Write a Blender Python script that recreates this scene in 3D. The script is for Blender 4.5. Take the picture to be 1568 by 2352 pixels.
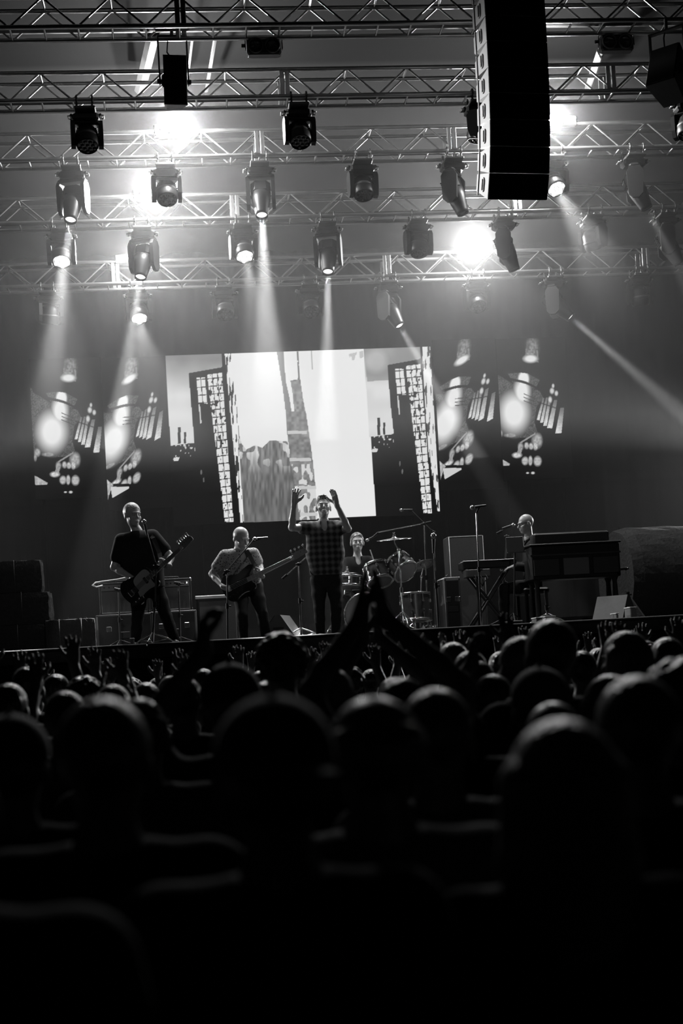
import bpy, math, random
import numpy as np
from mathutils import Vector, Matrix, Quaternion

random.seed(7)
RNG = np.random.default_rng(7)
SC = bpy.context.scene
COL = SC.collection
for _o in list(bpy.data.objects):
    bpy.data.objects.remove(_o)

# ------------------------------------------------------------------ camera
F_PX = 3267.0                      # focal length in pixels of the 1568 x 2352 frame
YAW, PITCH, ROLL = math.radians(5.57), math.radians(1.5), math.radians(3.2)
CX, CY = 784.0, 1437.0             # principal point (lens shift keeps the verticals nearly parallel)
CAM_Z = 1.70
_f = Vector((math.sin(YAW) * math.cos(PITCH), math.cos(YAW) * math.cos(PITCH), math.sin(PITCH)))
_r0 = Vector((math.cos(YAW), -math.sin(YAW), 0.0))
_u0 = _r0.cross(_f)
_r = _r0 * math.cos(ROLL) - _u0 * math.sin(ROLL)
_u = _u0 * math.cos(ROLL) + _r0 * math.sin(ROLL)
CAM = Vector((0.0, 0.0, CAM_Z))
cam_data = bpy.data.cameras.new('camera')
cam = bpy.data.objects.new('camera', cam_data)
COL.objects.link(cam)
cam.matrix_world = Matrix(((_r.x, _u.x, -_f.x, CAM.x), (_r.y, _u.y, -_f.y, CAM.y), (_r.z, _u.z, -_f.z, CAM.z), (0, 0, 0, 1)))
cam_data.sensor_fit = 'AUTO'
cam_data.sensor_width = 36.0
cam_data.lens = F_PX / 2352.0 * 36.0
cam_data.shift_y = (CY - 1176.0) / 2352.0
cam_data.clip_start, cam_data.clip_end = 0.05, 200.0
cam_data.dof.use_dof = True
cam_data.dof.focus_distance = 18.6
cam_data.dof.aperture_fstop = 2.2
SC.camera = cam

def ray(px, py):
    return _f * F_PX + _r * (px - CX) + _u * (CY - py)
def P(px, py, Y):                  # the point of the plane y = Y seen at that pixel
    d = ray(px, py)
    return CAM + d * (Y / d.y)
def proj(p):
    d = Vector(p) - CAM
    z = d.dot(_f)
    return CX + F_PX * d.dot(_r) / z, CY - F_PX * d.dot(_u) / z, z

# ------------------------------------------------------------------ world, view
world = bpy.data.worlds.new('world')
SC.world = world
world.use_nodes = True
world.node_tree.nodes['Background'].inputs[0].default_value = (0.6, 0.6, 0.6, 1)
world.node_tree.nodes['Background'].inputs[1].default_value = 0.0012
SC.view_settings.view_transform = 'Standard'
SC.view_settings.look = 'None'
SC.view_settings.exposure = 0.0
SC.view_settings.gamma = 1.0
SC.view_settings.use_curve_mapping = False
SC.cycles.use_denoising = True
SC.cycles.max_bounces = 4
SC.cycles.diffuse_bounces = 2
SC.cycles.glossy_bounces = 2
SC.cycles.transmission_bounces = 2
SC.cycles.volume_bounces = 0
SC.cycles.sample_clamp_indirect = 3.0
SC.cycles.caustics_reflective = False
SC.cycles.caustics_refractive = False

STAGE_Z = 2.0
STAGE_Y0, STAGE_Y1 = 16.1, 25.6
SCREEN_Y = 24.2
WALL_Y = 25.2
ROOM_X0, ROOM_X1 = -7.2, 10.6
# trusses: depth of the front chords, pixel row of the front bottom chord at x = 784
TRUSS = [(16.0, 54), (17.55, 219), (18.8, 352), (20.0, 494), (22.0, 636)]
TW = 0.34                          # truss section
HALF = 0.38                        # half pitch of the lacing

# ------------------------------------------------------------------ materials
MATS = {}
def mat(name, base=0.5, rough=0.6, metal=0.0, emit=0.0, spec=0.5, noise=0.0, nscale=20.0, bump=0.0, sheen=0.0, stretch=None):
    if name in MATS:
        return MATS[name]
    m = bpy.data.materials.new(name)
    m.use_nodes = True
    nt = m.node_tree
    b = nt.nodes['Principled BSDF']
    b.inputs['Base Color'].default_value = (base, base, base, 1)
    b.inputs['Roughness'].default_value = rough
    b.inputs['Metallic'].default_value = metal
    b.inputs['Specular IOR Level'].default_value = spec
    if sheen:
        b.inputs['Sheen Weight'].default_value = sheen
        b.inputs['Sheen Roughness'].default_value = 0.4
    if emit:
        b.inputs['Emission Color'].default_value = (1, 1, 1, 1)
        b.inputs['Emission Strength'].default_value = emit
        m.cycles.emission_sampling = 'NONE'
    if noise or bump:
        tc = nt.nodes.new('ShaderNodeTexCoord')
        n = nt.nodes.new('ShaderNodeTexNoise')
        n.inputs['Scale'].default_value = nscale
        n.inputs['Detail'].default_value = 3.0
        src = tc.outputs['Object']
        if stretch:
            mp = nt.nodes.new('ShaderNodeMapping')
            mp.inputs['Scale'].default_value = stretch
            nt.links.new(src, mp.inputs['Vector'])
            src = mp.outputs['Vector']
        nt.links.new(src, n.inputs['Vector'])
        if noise:
            r = nt.nodes.new('ShaderNodeMapRange')
            r.inputs['To Min'].default_value = base * (1 - noise)
            r.inputs['To Max'].default_value = base * (1 + noise)
            nt.links.new(n.outputs['Fac'], r.inputs['Value'])
            nt.links.new(r.outputs['Result'], b.inputs['Base Color'])
        if bump:
            bp = nt.nodes.new('ShaderNodeBump')
            bp.inputs['Strength'].default_value = bump
            bp.inputs['Distance'].default_value = 0.02
            nt.links.new(n.outputs['Fac'], bp.inputs['Height'])
            nt.links.new(bp.outputs['Normal'], b.inputs['Normal'])
    MATS[name] = m
    return m

mat('alu', 0.42, 0.3, 0.9, noise=0.15, nscale=9)
mat('black_metal', 0.03, 0.45, 0.0, spec=0.5)
mat('black_plastic', 0.009, 0.45, 0.0, spec=0.22)
mat('dark_plastic', 0.05, 0.5, 0.0)
mat('chrome', 0.8, 0.14, 1.0)
mat('brass', 0.45, 0.25, 1.0)
mat('drape', 0.013, 0.95, spec=0.1, noise=0.3, nscale=1.2)
mat('roof_cloth', 0.0045, 0.9, spec=0.1, noise=0.25, nscale=0.7)
mat('pale_beam', 0.05, 0.6, noise=0.2, nscale=3)
mat('pale_batten', 0.3, 0.6)
mat('deck', 0.018, 0.55, noise=0.4, nscale=2.5)
mat('skirt', 0.02, 0.9, spec=0.1)
mat('ground', 0.006, 0.9, noise=0.4, nscale=1.5)
mat('array_grille', 0.012, 0.7, spec=0.25)
mat('array_side', 0.34, 0.55, noise=0.12, nscale=14)
mat('speaker_paint', 0.05, 0.6, noise=0.3, nscale=25)
mat('cabinet_black', 0.02, 0.6)
mat('lens_dark', 0.05, 0.12, spec=0.8)
mat('lens_glow', 0.4, 0.2, emit=0.55)
mat('cell_glow', 0.8, 0.2, emit=1.6)
mat('beam_glow', 0.6, 0.2, emit=1.1)
mat('strobe_glow', 1.0, 0.3, emit=14.0)
mat('strobe_bar', 1.0, 0.3, emit=1.6)
mat('rubber', 0.02, 0.8)
mat('flat_black', 0.004, 0.95, spec=0.05)

# ------------------------------------------------------------------ helpers
def tag(o, label=None, cat=None, group=None, kind=None):
    if label: o['label'] = label
    if cat: o['category'] = cat
    if group: o['group'] = group
    if kind: o['kind'] = kind
    return o
def empty(name, loc=(0, 0, 0), rot=None, parent=None):
    o = bpy.data.objects.new(name, None)
    COL.objects.link(o)
    o.location = loc
    o.empty_display_size = 0.1
    if rot: o.rotation_euler = rot
    if parent: o.parent = parent
    return o
def thing(name, label, cat, loc=(0, 0, 0), rot=None, group=None):
    return tag(empty(name, loc, rot), label, cat, group)
def inst(name, mesh, parent=None, loc=(0, 0, 0), rot=None):
    o = bpy.data.objects.new(name, mesh)
    COL.objects.link(o)
    o.parent = parent
    o.location = loc
    if rot is not None: o.rotation_euler = rot
    return o
def copy_tree(o, parent=None):
    c = o.copy()
    COL.objects.link(c)
    c.parent = parent
    for ch in list(o.children):
        copy_tree(ch, c)
    return c
def frame_of(d):
    d = Vector(d).normalized()
    a = Vector((0, 0, 1)) if abs(d.z) < 0.9 else Vector((1, 0, 0))
    x = d.cross(a).normalized()
    return x, d.cross(x).normalized(), d

class MB:
    """collects shapes, then links them as ONE mesh object"""
    def __init__(self):
        self.v, self.f, self.s = [], [], []
    def add(self, vs, fs, smooth=False, M=None):
        n = len(self.v)
        if M is not None: vs = [M @ Vector(p) for p in vs]
        self.v += [tuple(p) for p in vs]
        self.f += [tuple(i + n for i in q) for q in fs]
        self.s += [smooth] * len(fs)
        return self
    def box(self, c, size, M=None, bevel=0.0, taper=1.0):
        x, y, z = (s / 2 for s in size)
        if bevel <= 0:
            vs = [(c[0] + sx * x * (taper if sz > 0 else 1), c[1] + sy * y * (taper if sz > 0 else 1), c[2] + sz * z) for sz in (-1, 1) for sy in (-1, 1) for sx in (-1, 1)]
            fs = [(0, 2, 3, 1), (4, 5, 7, 6), (0, 1, 5, 4), (2, 6, 7, 3), (0, 4, 6, 2), (1, 3, 7, 5)]
            return self.add(vs, fs, False, M)
        b = min(bevel, x * .99, y * .99, z * .99)
        ring = lambda rx, ry: [(rx, ry - b), (rx - b, ry), (-rx + b, ry), (-rx, ry - b), (-rx, -ry + b), (-rx + b, -ry), (rx - b, -ry), (rx, -ry + b)]
        vs, fs = [], []
        for zz, ins in ((-z, b), (-z + b, 0), (z - b, 0), (z, b)):
            t = taper if zz > 0 else 1.0
            vs += [(c[0] + p[0] * t, c[1] + p[1] * t, c[2] + zz) for p in ring(x - ins, y - ins)]
        for k in range(3):
            for i in range(8):
                j = (i + 1) % 8
                fs.append((k * 8 + i, k * 8 + j, (k + 1) * 8 + j, (k + 1) * 8 + i))
        fs.append(tuple(reversed(range(8))))
        fs.append(tuple(range(24, 32)))
        return self.add(vs, fs, False, M)
    def cyl(self, a, b, r0, r1=None, n=10, caps=True, M=None, smooth=True):
        a, b = Vector(a), Vector(b)
        r1 = r0 if r1 is None else r1
        x, y, d = frame_of(b - a)
        vs = [a + (x * math.cos(2 * math.pi * i / n) + y * math.sin(2 * math.pi * i / n)) * r0 for i in range(n)]
        vs += [b + (x * math.cos(2 * math.pi * i / n) + y * math.sin(2 * math.pi * i / n)) * r1 for i in range(n)]
        self.add(vs, [(i, (i + 1) % n, n + (i + 1) % n, n + i) for i in range(n)], smooth, M)
        if caps:
            self.add(vs, [tuple(reversed(range(n))), tuple(range(n, 2 * n))], False, M)
        return self
    def tube(self, pts, r, n=7, M=None, closed=False):
        pts = [Vector(p) for p in pts]
        rr = r if isinstance(r, (list, tuple)) else [r] * len(pts)
        vs, fs = [], []
        m = len(pts)
        px = None
        for i, p in enumerate(pts):
            d = (pts[(i + 1) % m] - pts[i - 1]) if closed else (pts[min(i + 1, m - 1)] - pts[max(i - 1, 0)])
            x, y, d = frame_of(d)
            if px is not None:
                x = (px - d * px.dot(d)).normalized()
                y = d.cross(x)
            px = x
            vs += [p + (x * math.cos(2 * math.pi * k / n) + y * math.sin(2 * math.pi * k / n)) * rr[i] for k in range(n)]
        for i in range(m if closed else m - 1):
            j = (i + 1) % m
            fs += [(i * n + k, i * n + (k + 1) % n, j * n + (k + 1) % n, j * n + k) for k in range(n)]
        if not closed:
            fs += [tuple(reversed(range(n))), tuple((m - 1) * n + k for k in range(n))]
        return self.add(vs, fs, True, M)
    def lathe(self, prof, n=24, M=None, caps=True):
        """profile of (radius, z) turned about z"""
        vs, fs = [], []
        for r, z in prof:
            vs += [(r * math.cos(2 * math.pi * k / n), r * math.sin(2 * math.pi * k / n), z) for k in range(n)]
        for i in range(len(prof) - 1):
            fs += [(i * n + k, i * n + (k + 1) % n, (i + 1) * n + (k + 1) % n, (i + 1) * n + k) for k in range(n)]
        self.add(vs, fs, True, M)
        if caps:
            self.add(vs, [tuple(reversed(range(n))), tuple((len(prof) - 1) * n + k for k in range(n))], False, M)
        return self
    def sphere(self, c, r, n=12, m=8, M=None):
        r = (r, r, r) if not isinstance(r, (tuple, list)) else r
        vs = [(c[0], c[1], c[2] - r[2])]
        for i in range(1, m):
            t = -math.pi / 2 + math.pi * i / m
            vs += [(c[0] + r[0] * math.cos(t) * math.cos(2 * math.pi * k / n), c[1] + r[1] * math.cos(t) * math.sin(2 * math.pi * k / n), c[2] + r[2] * math.sin(t)) for k in range(n)]
        vs.append((c[0], c[1], c[2] + r[2]))
        fs = [(0, 1 + (k + 1) % n, 1 + k) for k in range(n)]
        for i in range(m - 2):
            fs += [(1 + i * n + k, 1 + i * n + (k + 1) % n, 1 + (i + 1) * n + (k + 1) % n, 1 + (i + 1) * n + k) for k in range(n)]
        e = len(vs) - 1
        fs += [(e, 1 + (m - 2) * n + k, 1 + (m - 2) * n + (k + 1) % n) for k in range(n)]
        return self.add(vs, fs, True, M)
    def prism(self, outline, z0, z1, M=None, smooth=False):
        """closed outline of (x, y) from z0 to z1"""
        n = len(outline)
        vs = [(x, y, z0) for x, y in outline] + [(x, y, z1) for x, y in outline]
        fs = [(i, (i + 1) % n, n + (i + 1) % n, n + i) for i in range(n)]
        self.add(vs, fs, smooth, M)
        return self.add(vs, [tuple(reversed(range(n))), tuple(range(n, 2 * n))], False, M)
    def mesh(self, name, m):
        me = bpy.data.meshes.new(name)
        me.from_pydata(self.v, [], self.f)
        me.polygons.foreach_set('use_smooth', self.s)
        me.materials.append(MATS[m] if isinstance(m, str) else m)
        me.update()
        return me
    def build(self, name, m, parent=None, loc=(0, 0, 0), rot=None):
        return inst(name, self.mesh(name, m), parent, loc, rot)

def aim_matrix(loc, d, up=Vector((0, 0, 1))):
    """a frame at loc whose z axis runs along d and whose y axis leans to up"""
    z = Vector(d).normalized()
    x = Vector(up).cross(z)
    x = Vector((1, 0, 0)) if x.length < 1e-5 else x.normalized()
    y = z.cross(x)
    return Matrix(((x.x, y.x, z.x, loc[0]), (x.y, y.y, z.y, loc[1]), (x.z, y.z, z.z, loc[2]), (0, 0, 0, 1)))

# ------------------------------------------------------------------ front lamps of the house (soft wash onto the band)
def lamp(name, kind, loc, power, aim=None, angle=None, blend=0.3, radius=0.1, parent=None):
    d = bpy.data.lights.new(name, kind)
    d.energy = power
    if kind == 'AREA':
        d.size = radius
    else:
        d.shadow_soft_size = radius
    if angle is not None:
        d.spot_size = math.radians(angle)
        d.spot_blend = blend
    o = bpy.data.objects.new(name, d)
    COL.objects.link(o)
    o.location = loc
    if aim is not None:
        o.rotation_euler = (Vector(aim) - Vector(loc)).to_track_quat('-Z', 'Y').to_euler()
    if parent is not None:
        o.parent = parent
    return o
FRONT_WASH = 330.0
ADDED_RIM_POWER = 1700.0
STROBE_POWER = 800.0
BEAM_POWER = 13000.0
HAZE_DENSITY = 0.019
HAZE_LOW = 0.003
HAZE_Z = 4.7
HAZE_G = 0.48

# ------------------------------------------------------------------ setting
def struct(o):
    o['kind'] = 'structure'
    return o
struct(MB().box((1.5, 12, -0.1), (40, 46, 0.2)).build('floor', 'ground'))
stage = struct(MB().box(((ROOM_X0 + ROOM_X1) / 2, (STAGE_Y0 + STAGE_Y1) / 2, STAGE_Z - 0.06), (ROOM_X1 - ROOM_X0, STAGE_Y1 - STAGE_Y0, 0.12)).build('floor_stage', 'deck'))
# pleated skirt below the stage lip
def pleats(x0, x1, n, z0, z1, y, depth, axis='x', amp2=0.0):
    vs, fs = [], []
    for i in range(n + 1):
        t = x0 + (x1 - x0) * i / n
        a = y + depth * math.sin(i * math.pi / 3.0) + amp2 * math.sin(i * 0.37)
        for z in (z0, z1):
            vs.append((t, a, z) if axis == 'x' else (a, t, z))
    for i in range(n):
        fs.append((2 * i, 2 * i + 2, 2 * i + 3, 2 * i + 1))
    return vs, fs
v_, f_ = pleats(ROOM_X0, ROOM_X1, 300, 0.0, STAGE_Z - 0.12, STAGE_Y0 + 0.1, 0.03)
struct(MB().add(v_, f_, True).build('wall_stage_front', 'skirt'))
struct(MB().cyl((ROOM_X0, STAGE_Y0 + 0.02, STAGE_Z + 0.02), (ROOM_X1, STAGE_Y0 + 0.02, STAGE_Z + 0.02), 0.022, n=8).build('trim_1', 'rubber'))
v_, f_ = pleats(ROOM_X0, ROOM_X1, 240, STAGE_Z, 11.2, WALL_Y, 0.05, amp2=0.04)
struct(MB().add(v_, f_, True).build('wall_back', 'drape'))
v_, f_ = pleats(STAGE_Y0 + 1.5, STAGE_Y1, 120, STAGE_Z, 11.2, ROOM_X0 + 0.1, 0.05, 'y', 0.03)
struct(MB().add(v_, f_, True).build('wall_left', 'drape'))
v_, f_ = pleats(STAGE_Y0 + 1.5, STAGE_Y1, 120, STAGE_Z, 11.2, ROOM_X1 - 0.1, 0.05, 'y', 0.03)
struct(MB().add(v_, f_, True).build('wall_right', 'drape'))

def truss_z(i):
    Y, py = TRUSS[i]
    return P(784, py, Y).z
# sloping roof cloth above the trusses, with rafters under it
ZR0, ZR1 = truss_z(0) + 1.9, truss_z(4) + 1.3
def roof_z(y): return ZR0 + (ZR1 - ZR0) * (y - 15.2) / (25.6 - 15.2)
struct(MB().add([(ROOM_X0, 15.0, roof_z(15.0)), (ROOM_X1, 15.0, roof_z(15.0)), (ROOM_X1, 25.6, roof_z(25.6)), (ROOM_X0, 25.6, roof_z(25.6)),
                 (ROOM_X0, 15.0, roof_z(15.0) + .05), (ROOM_X1, 15.0, roof_z(15.0) + .05), (ROOM_X1, 25.6, roof_z(25.6) + .05), (ROOM_X0, 25.6, roof_z(25.6) + .05)],
                [(0, 1, 2, 3), (7, 6, 5, 4), (0, 4, 5, 1), (2, 6, 7, 3), (1, 5, 6, 2), (0, 3, 7, 4)]).build('ceiling', 'roof_cloth'))
# ------------------------------------------------------------------ roof rafters (pale slanting bars between the trusses)
def bar_between(name, a, b, w, m, label, cat, group=None):
    a, b = Vector(a), Vector(b)
    M = aim_matrix(a, b - a, Vector((0, 1, 0)))
    o = MB().box((0, 0, (b - a).length / 2), (w, w * 0.6, (b - a).length), M=Matrix.Translation(-a) @ M, bevel=0.01).build(name, m, None, a)
    return tag(o, label, cat, group)
bar_between('roof_strut', P(352, 78, 17.3), P(322, 205, 19.6), 0.16, 'pale_beam', 'wide pale slanting roof strut behind the hanging box speaker', 'beam')
bar_between('roof_strut', P(442, 88, 17.3), P(428, 205, 19.6), 0.035, 'pale_beam', 'thin pale roof rod just beside the hanging box speaker', 'beam')
bar_between('roof_strut', P(494, 88, 17.3), P(474, 210, 19.6), 0.05, 'pale_beam', 'slim pale slanting roof strut between the box speaker and the blinder', 'beam')
bar_between('roof_strut', P(1382, 110, 17.3), P(1350, 205, 19.6), 0.1, 'pale_beam', 'pale slanting roof strut below the blinder beside the line array', 'beam')
# long light batten inside the first truss line
MBB = MB().box((0, 0, 0), (12, 0.05, 0.06))
tag(MBB.build('roof_batten', 'pale_batten', None, (1.5, 16.75, P(784, 62, 16.75).z)), 'long pale roof batten running behind the topmost truss', 'beam')

# ------------------------------------------------------------------ trusses
TX0, NP = -5.6, 19                  # left end and number of full pitches
TLEN = NP * 2 * HALF
RB = 0.0125
chord_me = MB().cyl((0, 0, 0), (TLEN, 0, 0), 0.027, n=10).mesh('chord', 'alu')
up_me = MB().cyl((0, 0, 0), (HALF, 0, TW), RB, n=7, caps=False).mesh('brace', 'alu')
down_me = MB().cyl((0, 0, TW), (HALF, 0, 0), RB, n=7, caps=False).mesh('brace', 'alu')
rung_me = MB().cyl((0, 0, 0), (0, TW, 0), RB, n=7, caps=False).mesh('rung', 'alu')
post_me = MB().box((0, 0, TW / 2), (0.055, 0.03, TW), bevel=0.006).mesh('end_post', 'alu')
cable_me = MB().box((TLEN / 2, 0, 0), (TLEN, 0.12, 0.05), bevel=0.02).mesh('cable_tray', 'black_metal')
joints = [[415], [-95, 655, 1405], [597, 1039], [540, 1190], [265, 890, 1485]]
truss_words = ['topmost aluminium box truss, crossed by the two pair blinders', 'second aluminium box truss, level with the hanging box speaker',
               'third aluminium box truss, carrying two glaring strobes', 'fourth aluminium box truss, carrying one glaring strobe behind a dark moving head',
               'rearmost aluminium box truss, lowest of the five over the screens']
TRUSS_OBJ = []
for i, (Y, py) in enumerate(TRUSS):
    z = truss_z(i)
    shift = [0.0, -0.21, 0.23, -0.07, 0.24][i]        # where the lacing begins
    t = thing('box_truss', truss_words[i], 'truss', (TX0 + shift, Y, z), group='box trusses of the stage roof')
    TRUSS_OBJ.append(t)
    for dy in (0, TW):
        for dz in (0, TW):
            inst('chord', chord_me, t, (0, dy, dz))
    for k in range(NP):
        x = 2 * HALF * k
        inst('brace', up_me, t, (x, 0, 0))
        inst('brace', down_me, t, (x + HALF, 0, 0))
        inst('brace', up_me, t, (x, TW, 0))
        inst('brace', down_me, t, (x + HALF, TW, 0))
        inst('rung', rung_me, t, (x, 0, 0))
        inst('rung', rung_me, t, (x + HALF, 0, 0))
        inst('rung', rung_me, t, (x + HALF, 0, TW))
    for j in joints[i]:
        xx = P(j, py, Y).x - TX0 - shift
        for d in (-0.035, 0.035):
            inst('end_post', post_me, t, (xx + d, 0, 0))
            inst('end_post', post_me, t, (xx + d, TW, 0))
    if i < 4:
        inst('cable_tray', cable_me, t, (0, TW * 0.55, 0.06))

# ------------------------------------------------------------------ moving heads
base_me = MB().box((0, 0, -0.115), (0.29, 0.20, 0.095), bevel=0.025).box((-0.16, 0, -0.09), (0.03, 0.12, 0.03), bevel=0.008).box((0.16, 0, -0.09), (0.03, 0.12, 0.03), bevel=0.008).mesh('base', 'black_plastic')
clampm = MB()
for a in range(9):
    a0, a1 = math.radians(-60 + a * 33), math.radians(-60 + (a + 1) * 33)
    clampm.cyl((0, 0.042 * math.cos(a0), 0.042 * math.sin(a0)), (0, 0.042 * math.cos(a1), 0.042 * math.sin(a1)), 0.011, n=6)
clampm.cyl((0, 0, -0.036), (0, 0, -0.075), 0.014, n=8).box((0, 0.05, 0), (0.03, 0.02, 0.045))
clamp_me = clampm.mesh('clamp', 'black_metal')
handle_me = MB().tube([(0, -0.05, 0), (0.03, -0.045, 0.0), (0.03, 0.045, 0), (0, 0.05, 0)], 0.008, 6).mesh('handle', 'alu')
arm_s_me = MB().prism([(-0.10, -0.12), (-0.085, -0.40), (-0.03, -0.45), (0.04, -0.45), (0.09, -0.40), (0.10, -0.12), (0.06, -0.06), (-0.06, -0.06)], -0.022, 0.022,
                      M=Matrix(((0, 0, 1, 0), (1, 0, 0, 0), (0, 1, 0, -0.08), (0, 0, 0, 1)))).mesh('yoke_arm', 'black_plastic')
arm_w_me = MB().prism([(-0.09, -0.10), (-0.085, -0.26), (-0.06, -0.34), (0.0, -0.36), (0.06, -0.34), (0.085, -0.26), (0.09, -0.10), (0.05, -0.05), (-0.05, -0.05)], -0.024, 0.024,
                      M=Matrix(((0, 0, 1, 0), (1, 0, 0, 0), (0, 1, 0, -0.05), (0, 0, 0, 1)))).mesh('yoke_arm', 'black_plastic')
# spot head: boxy back, barrel tapering to the nose along -z
spot_head = MB().box((0, 0, 0.05), (0.235, 0.21, 0.22), bevel=0.05)
spot_head.lathe([(0.08, 0.0), (0.115, -0.02), (0.11, -0.12), (0.092, -0.22), (0.078, -0.30), (0.074, -0.335), (0.066, -0.335), (0.064, -0.31)], 20, caps=False)
for k in range(5):
    spot_head.box((0, -0.107, 0.0 + k * 0.028), (0.16, 0.012, 0.012))
spot_head_me = spot_head.mesh('head', 'black_plastic')
wash_head = MB().lathe([(0.03, 0.155), (0.085, 0.145), (0.118, 0.09), (0.128, 0.0), (0.132, -0.06), (0.122, -0.105), (0.115, -0.12), (0.108, -0.12), (0.106, -0.098)], 24, caps=False)
wash_head.lathe([(0.03, 0.155), (0.0, 0.156)], 24, caps=False)
for k in range(4):
    wash_head.box((0, 0, 0.03 + 0.026 * k), (0.25 - 0.012 * k, 0.10, 0.010))
wash_head_me = wash_head.mesh('head', 'black_plastic')
band_me = MB().lathe([(0.1285, 0.012), (0.134, 0.005), (0.134, -0.012), (0.129, -0.02)], 24, caps=False).mesh('trim_band', 'dark_plastic')
spot_lens = {}
for key, mname in (('dark', 'lens_dark'), ('on', 'beam_glow')):
    spot_lens[key] = MB().lathe([(0.065, -0.305), (0.05, -0.317), (0.025, -0.323), (0.001, -0.325)], 18, caps=False).mesh('lens', mname)
wl = MB().lathe([(0.107, -0.10), (0.001, -0.103)], 24, caps=False)
wash_lens_me = {'dark': wl.mesh('lens', 'lens_dark'), 'on': wl.mesh('lens', 'lens_glow')}
cell = MB().lathe([(0.024, -0.102), (0.02, -0.112), (0.008, -0.117), (0.001, -0.118)], 10, caps=False)
cell_me = {'dark': cell.mesh('lens_cell', 'lens_dark'), 'on': cell.mesh('lens_cell', 'cell_glow')}
CELLS = [(0, 0)] + [(0.056 * math.cos(k * math.pi / 3), 0.056 * math.sin(k * math.pi / 3)) for k in range(6)] + \
        [(0.09 * math.cos((k + .5) * math.pi / 3), 0.09 * math.sin((k + .5) * math.pi / 3)) for k in range(6)]

def fixture(kind, px, ti, aim, label, state='dark', beam=0.0, angle=9.0, group=None, scale=1.12):
    """a moving head hung below truss ti at pixel column px; aim = direction of the lens (x right, y upstage, z up)"""
    Y, py = TRUSS[ti]
    z = truss_z(ti) - 0.042
    # place on the front or rear bottom chord by the middle of the section
    x = P(px, py + 60, Y + 0.17).x
    t = thing('moving_head_light', label, 'stage light', (x, Y + 0.17, z), group=group)
    t.scale = (scale,) * 3
    aim = Vector(aim).normalized()
    h = Vector((aim.x, aim.y, 0))
    pan = math.atan2(h.x, -h.y) if h.length > 0.15 else 0.0
    if pan > math.pi / 2: pan -= math.pi
    if pan < -math.pi / 2: pan += math.pi
    # the base bar between both bottom chords, clamps on it
    for s in (-1, 1):
        inst('clamp', clamp_me, t, (0.085 * s, -0.17 / scale, 0.04))
        inst('clamp', clamp_me, t, (0.085 * s, 0.17 / scale, 0.04))
    MB().box((0, 0, -0.052), (0.23, 0.42 / scale, 0.028), bevel=0.006).build('hanging_bracket', 'black_metal', t)
    inst('base', base_me, t)
    for s in (-1, 1):
        inst('handle', handle_me, t, (0.165 * s, 0, -0.10), (0, 0, 0 if s > 0 else math.pi))
    y = empty('yoke', (0, 0, -0.05), (0, 0, pan), t)
    piv = -0.33 if kind == 'spot' else -0.29
    am = arm_s_me if kind == 'spot' else arm_w_me
    bridge = MB().box((0, 0, -0.125), (0.345, 0.13, 0.05), bevel=0.02)
    bridge.build('yoke_bridge', 'black_plastic', y)
    for s in (-1, 1):
        inst('yoke_arm', am, y, (0.152 * s, 0, 0))
    q = aim.to_track_quat('-Z', 'Y')
    hd = inst('head', spot_head_me if kind == 'spot' else wash_head_me, t, (0, 0, piv - 0.05))
    hd.rotation_euler = q.to_euler()
    if kind == 'spot':
        inst('lens', spot_lens[state], hd)
    else:
        inst('trim_band', band_me, hd)
        inst('lens', wash_lens_me[state], hd)
        for c in CELLS:
            inst('lens_cell', cell_me[state], hd, (c[0], c[1], 0))
    if beam > 0:
        nose = -0.36 if kind == 'spot' else -0.15
        L = lamp('beam', 'SPOT', (0, 0, nose), beam, angle=angle, blend=0.5, radius=0.045 if kind == 'spot' else 0.06, parent=hd)
    return t

MH = 'moving heads under the trusses'
B = BEAM_POWER
fixture('wash', 198, 1, (0.05, -0.45, -1), 'dark round moving head, hanging from the second truss left of the hanging box speaker', group=MH)
fixture('wash', 686, 1, (0.05, -0.45, -1), 'dark round moving head, hanging from the second truss below a truss joint', group=MH)
fixture('wash', 1098, 1, (-0.2, 0.1, -1), 'dark moving head, mostly hidden behind the line array speaker', group=MH)
fixture('wash', 1580, 1, (-0.2, -0.2, -1), 'moving head hanging near the tilted cabinet speaker, lit on one edge', group=MH)
fixture('spot', 166, 2, (-0.12, -0.42, -1), 'boxy moving head throwing a beam past the lit round head below it', 'on', B * 1.0, group=MH)
fixture('wash', 381, 2, (0.05, -0.5, -1), 'dark round moving head with a strobe glaring right behind it', group=MH)
fixture('spot', 597, 2, (-0.03, -0.42, -1), 'boxy moving head throwing a wide vertical beam beside a lit round head', 'on', B * 1.2, 11, group=MH)
fixture('wash', 832, 2, (0.05, -0.4, -1), 'dark round moving head with pale handles, alone between two boxy heads', group=MH)
fixture('spot', 1040, 2, (0.28, -0.15, -1), 'boxy hazy moving head right beside the lower end of the line array', group=MH)
fixture('wash', 1270, 2, (0.2, -0.75, -1), 'round moving head with a lit lens, seen just past the line array', 'on', B * 0.12, 26, group=MH)
fixture('spot', 1456, 2, (0.42, -0.1, -1), 'boxy moving head lit white along one side, farthest from the strobes on the third truss', 'dark', B * 0.15, 12, group=MH)
fixture('wash', 140, 3, (0.0, -0.62, -1), 'round moving head with a bright multi-cell lens crossed by a beam', 'on', B * 0.09, 24, group=MH)
fixture('spot', 328, 3, (-0.17, -0.42, -1), 'boxy dark moving head with a lit bar of a strobe behind its side', 'on', B * 1.0, group=MH)
fixture('wash', 558, 3, (0.1, -0.62, -1), 'round moving head with a bright multi-cell lens, beside the wide vertical beam', 'on', B * 0.09, 24, group=MH)
fixture('spot', 752, 3, (-0.10, -0.42, -1), 'boxy dark moving head throwing a narrow beam onto the big screen', 'on', B * 1.25, 8, group=MH)
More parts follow.
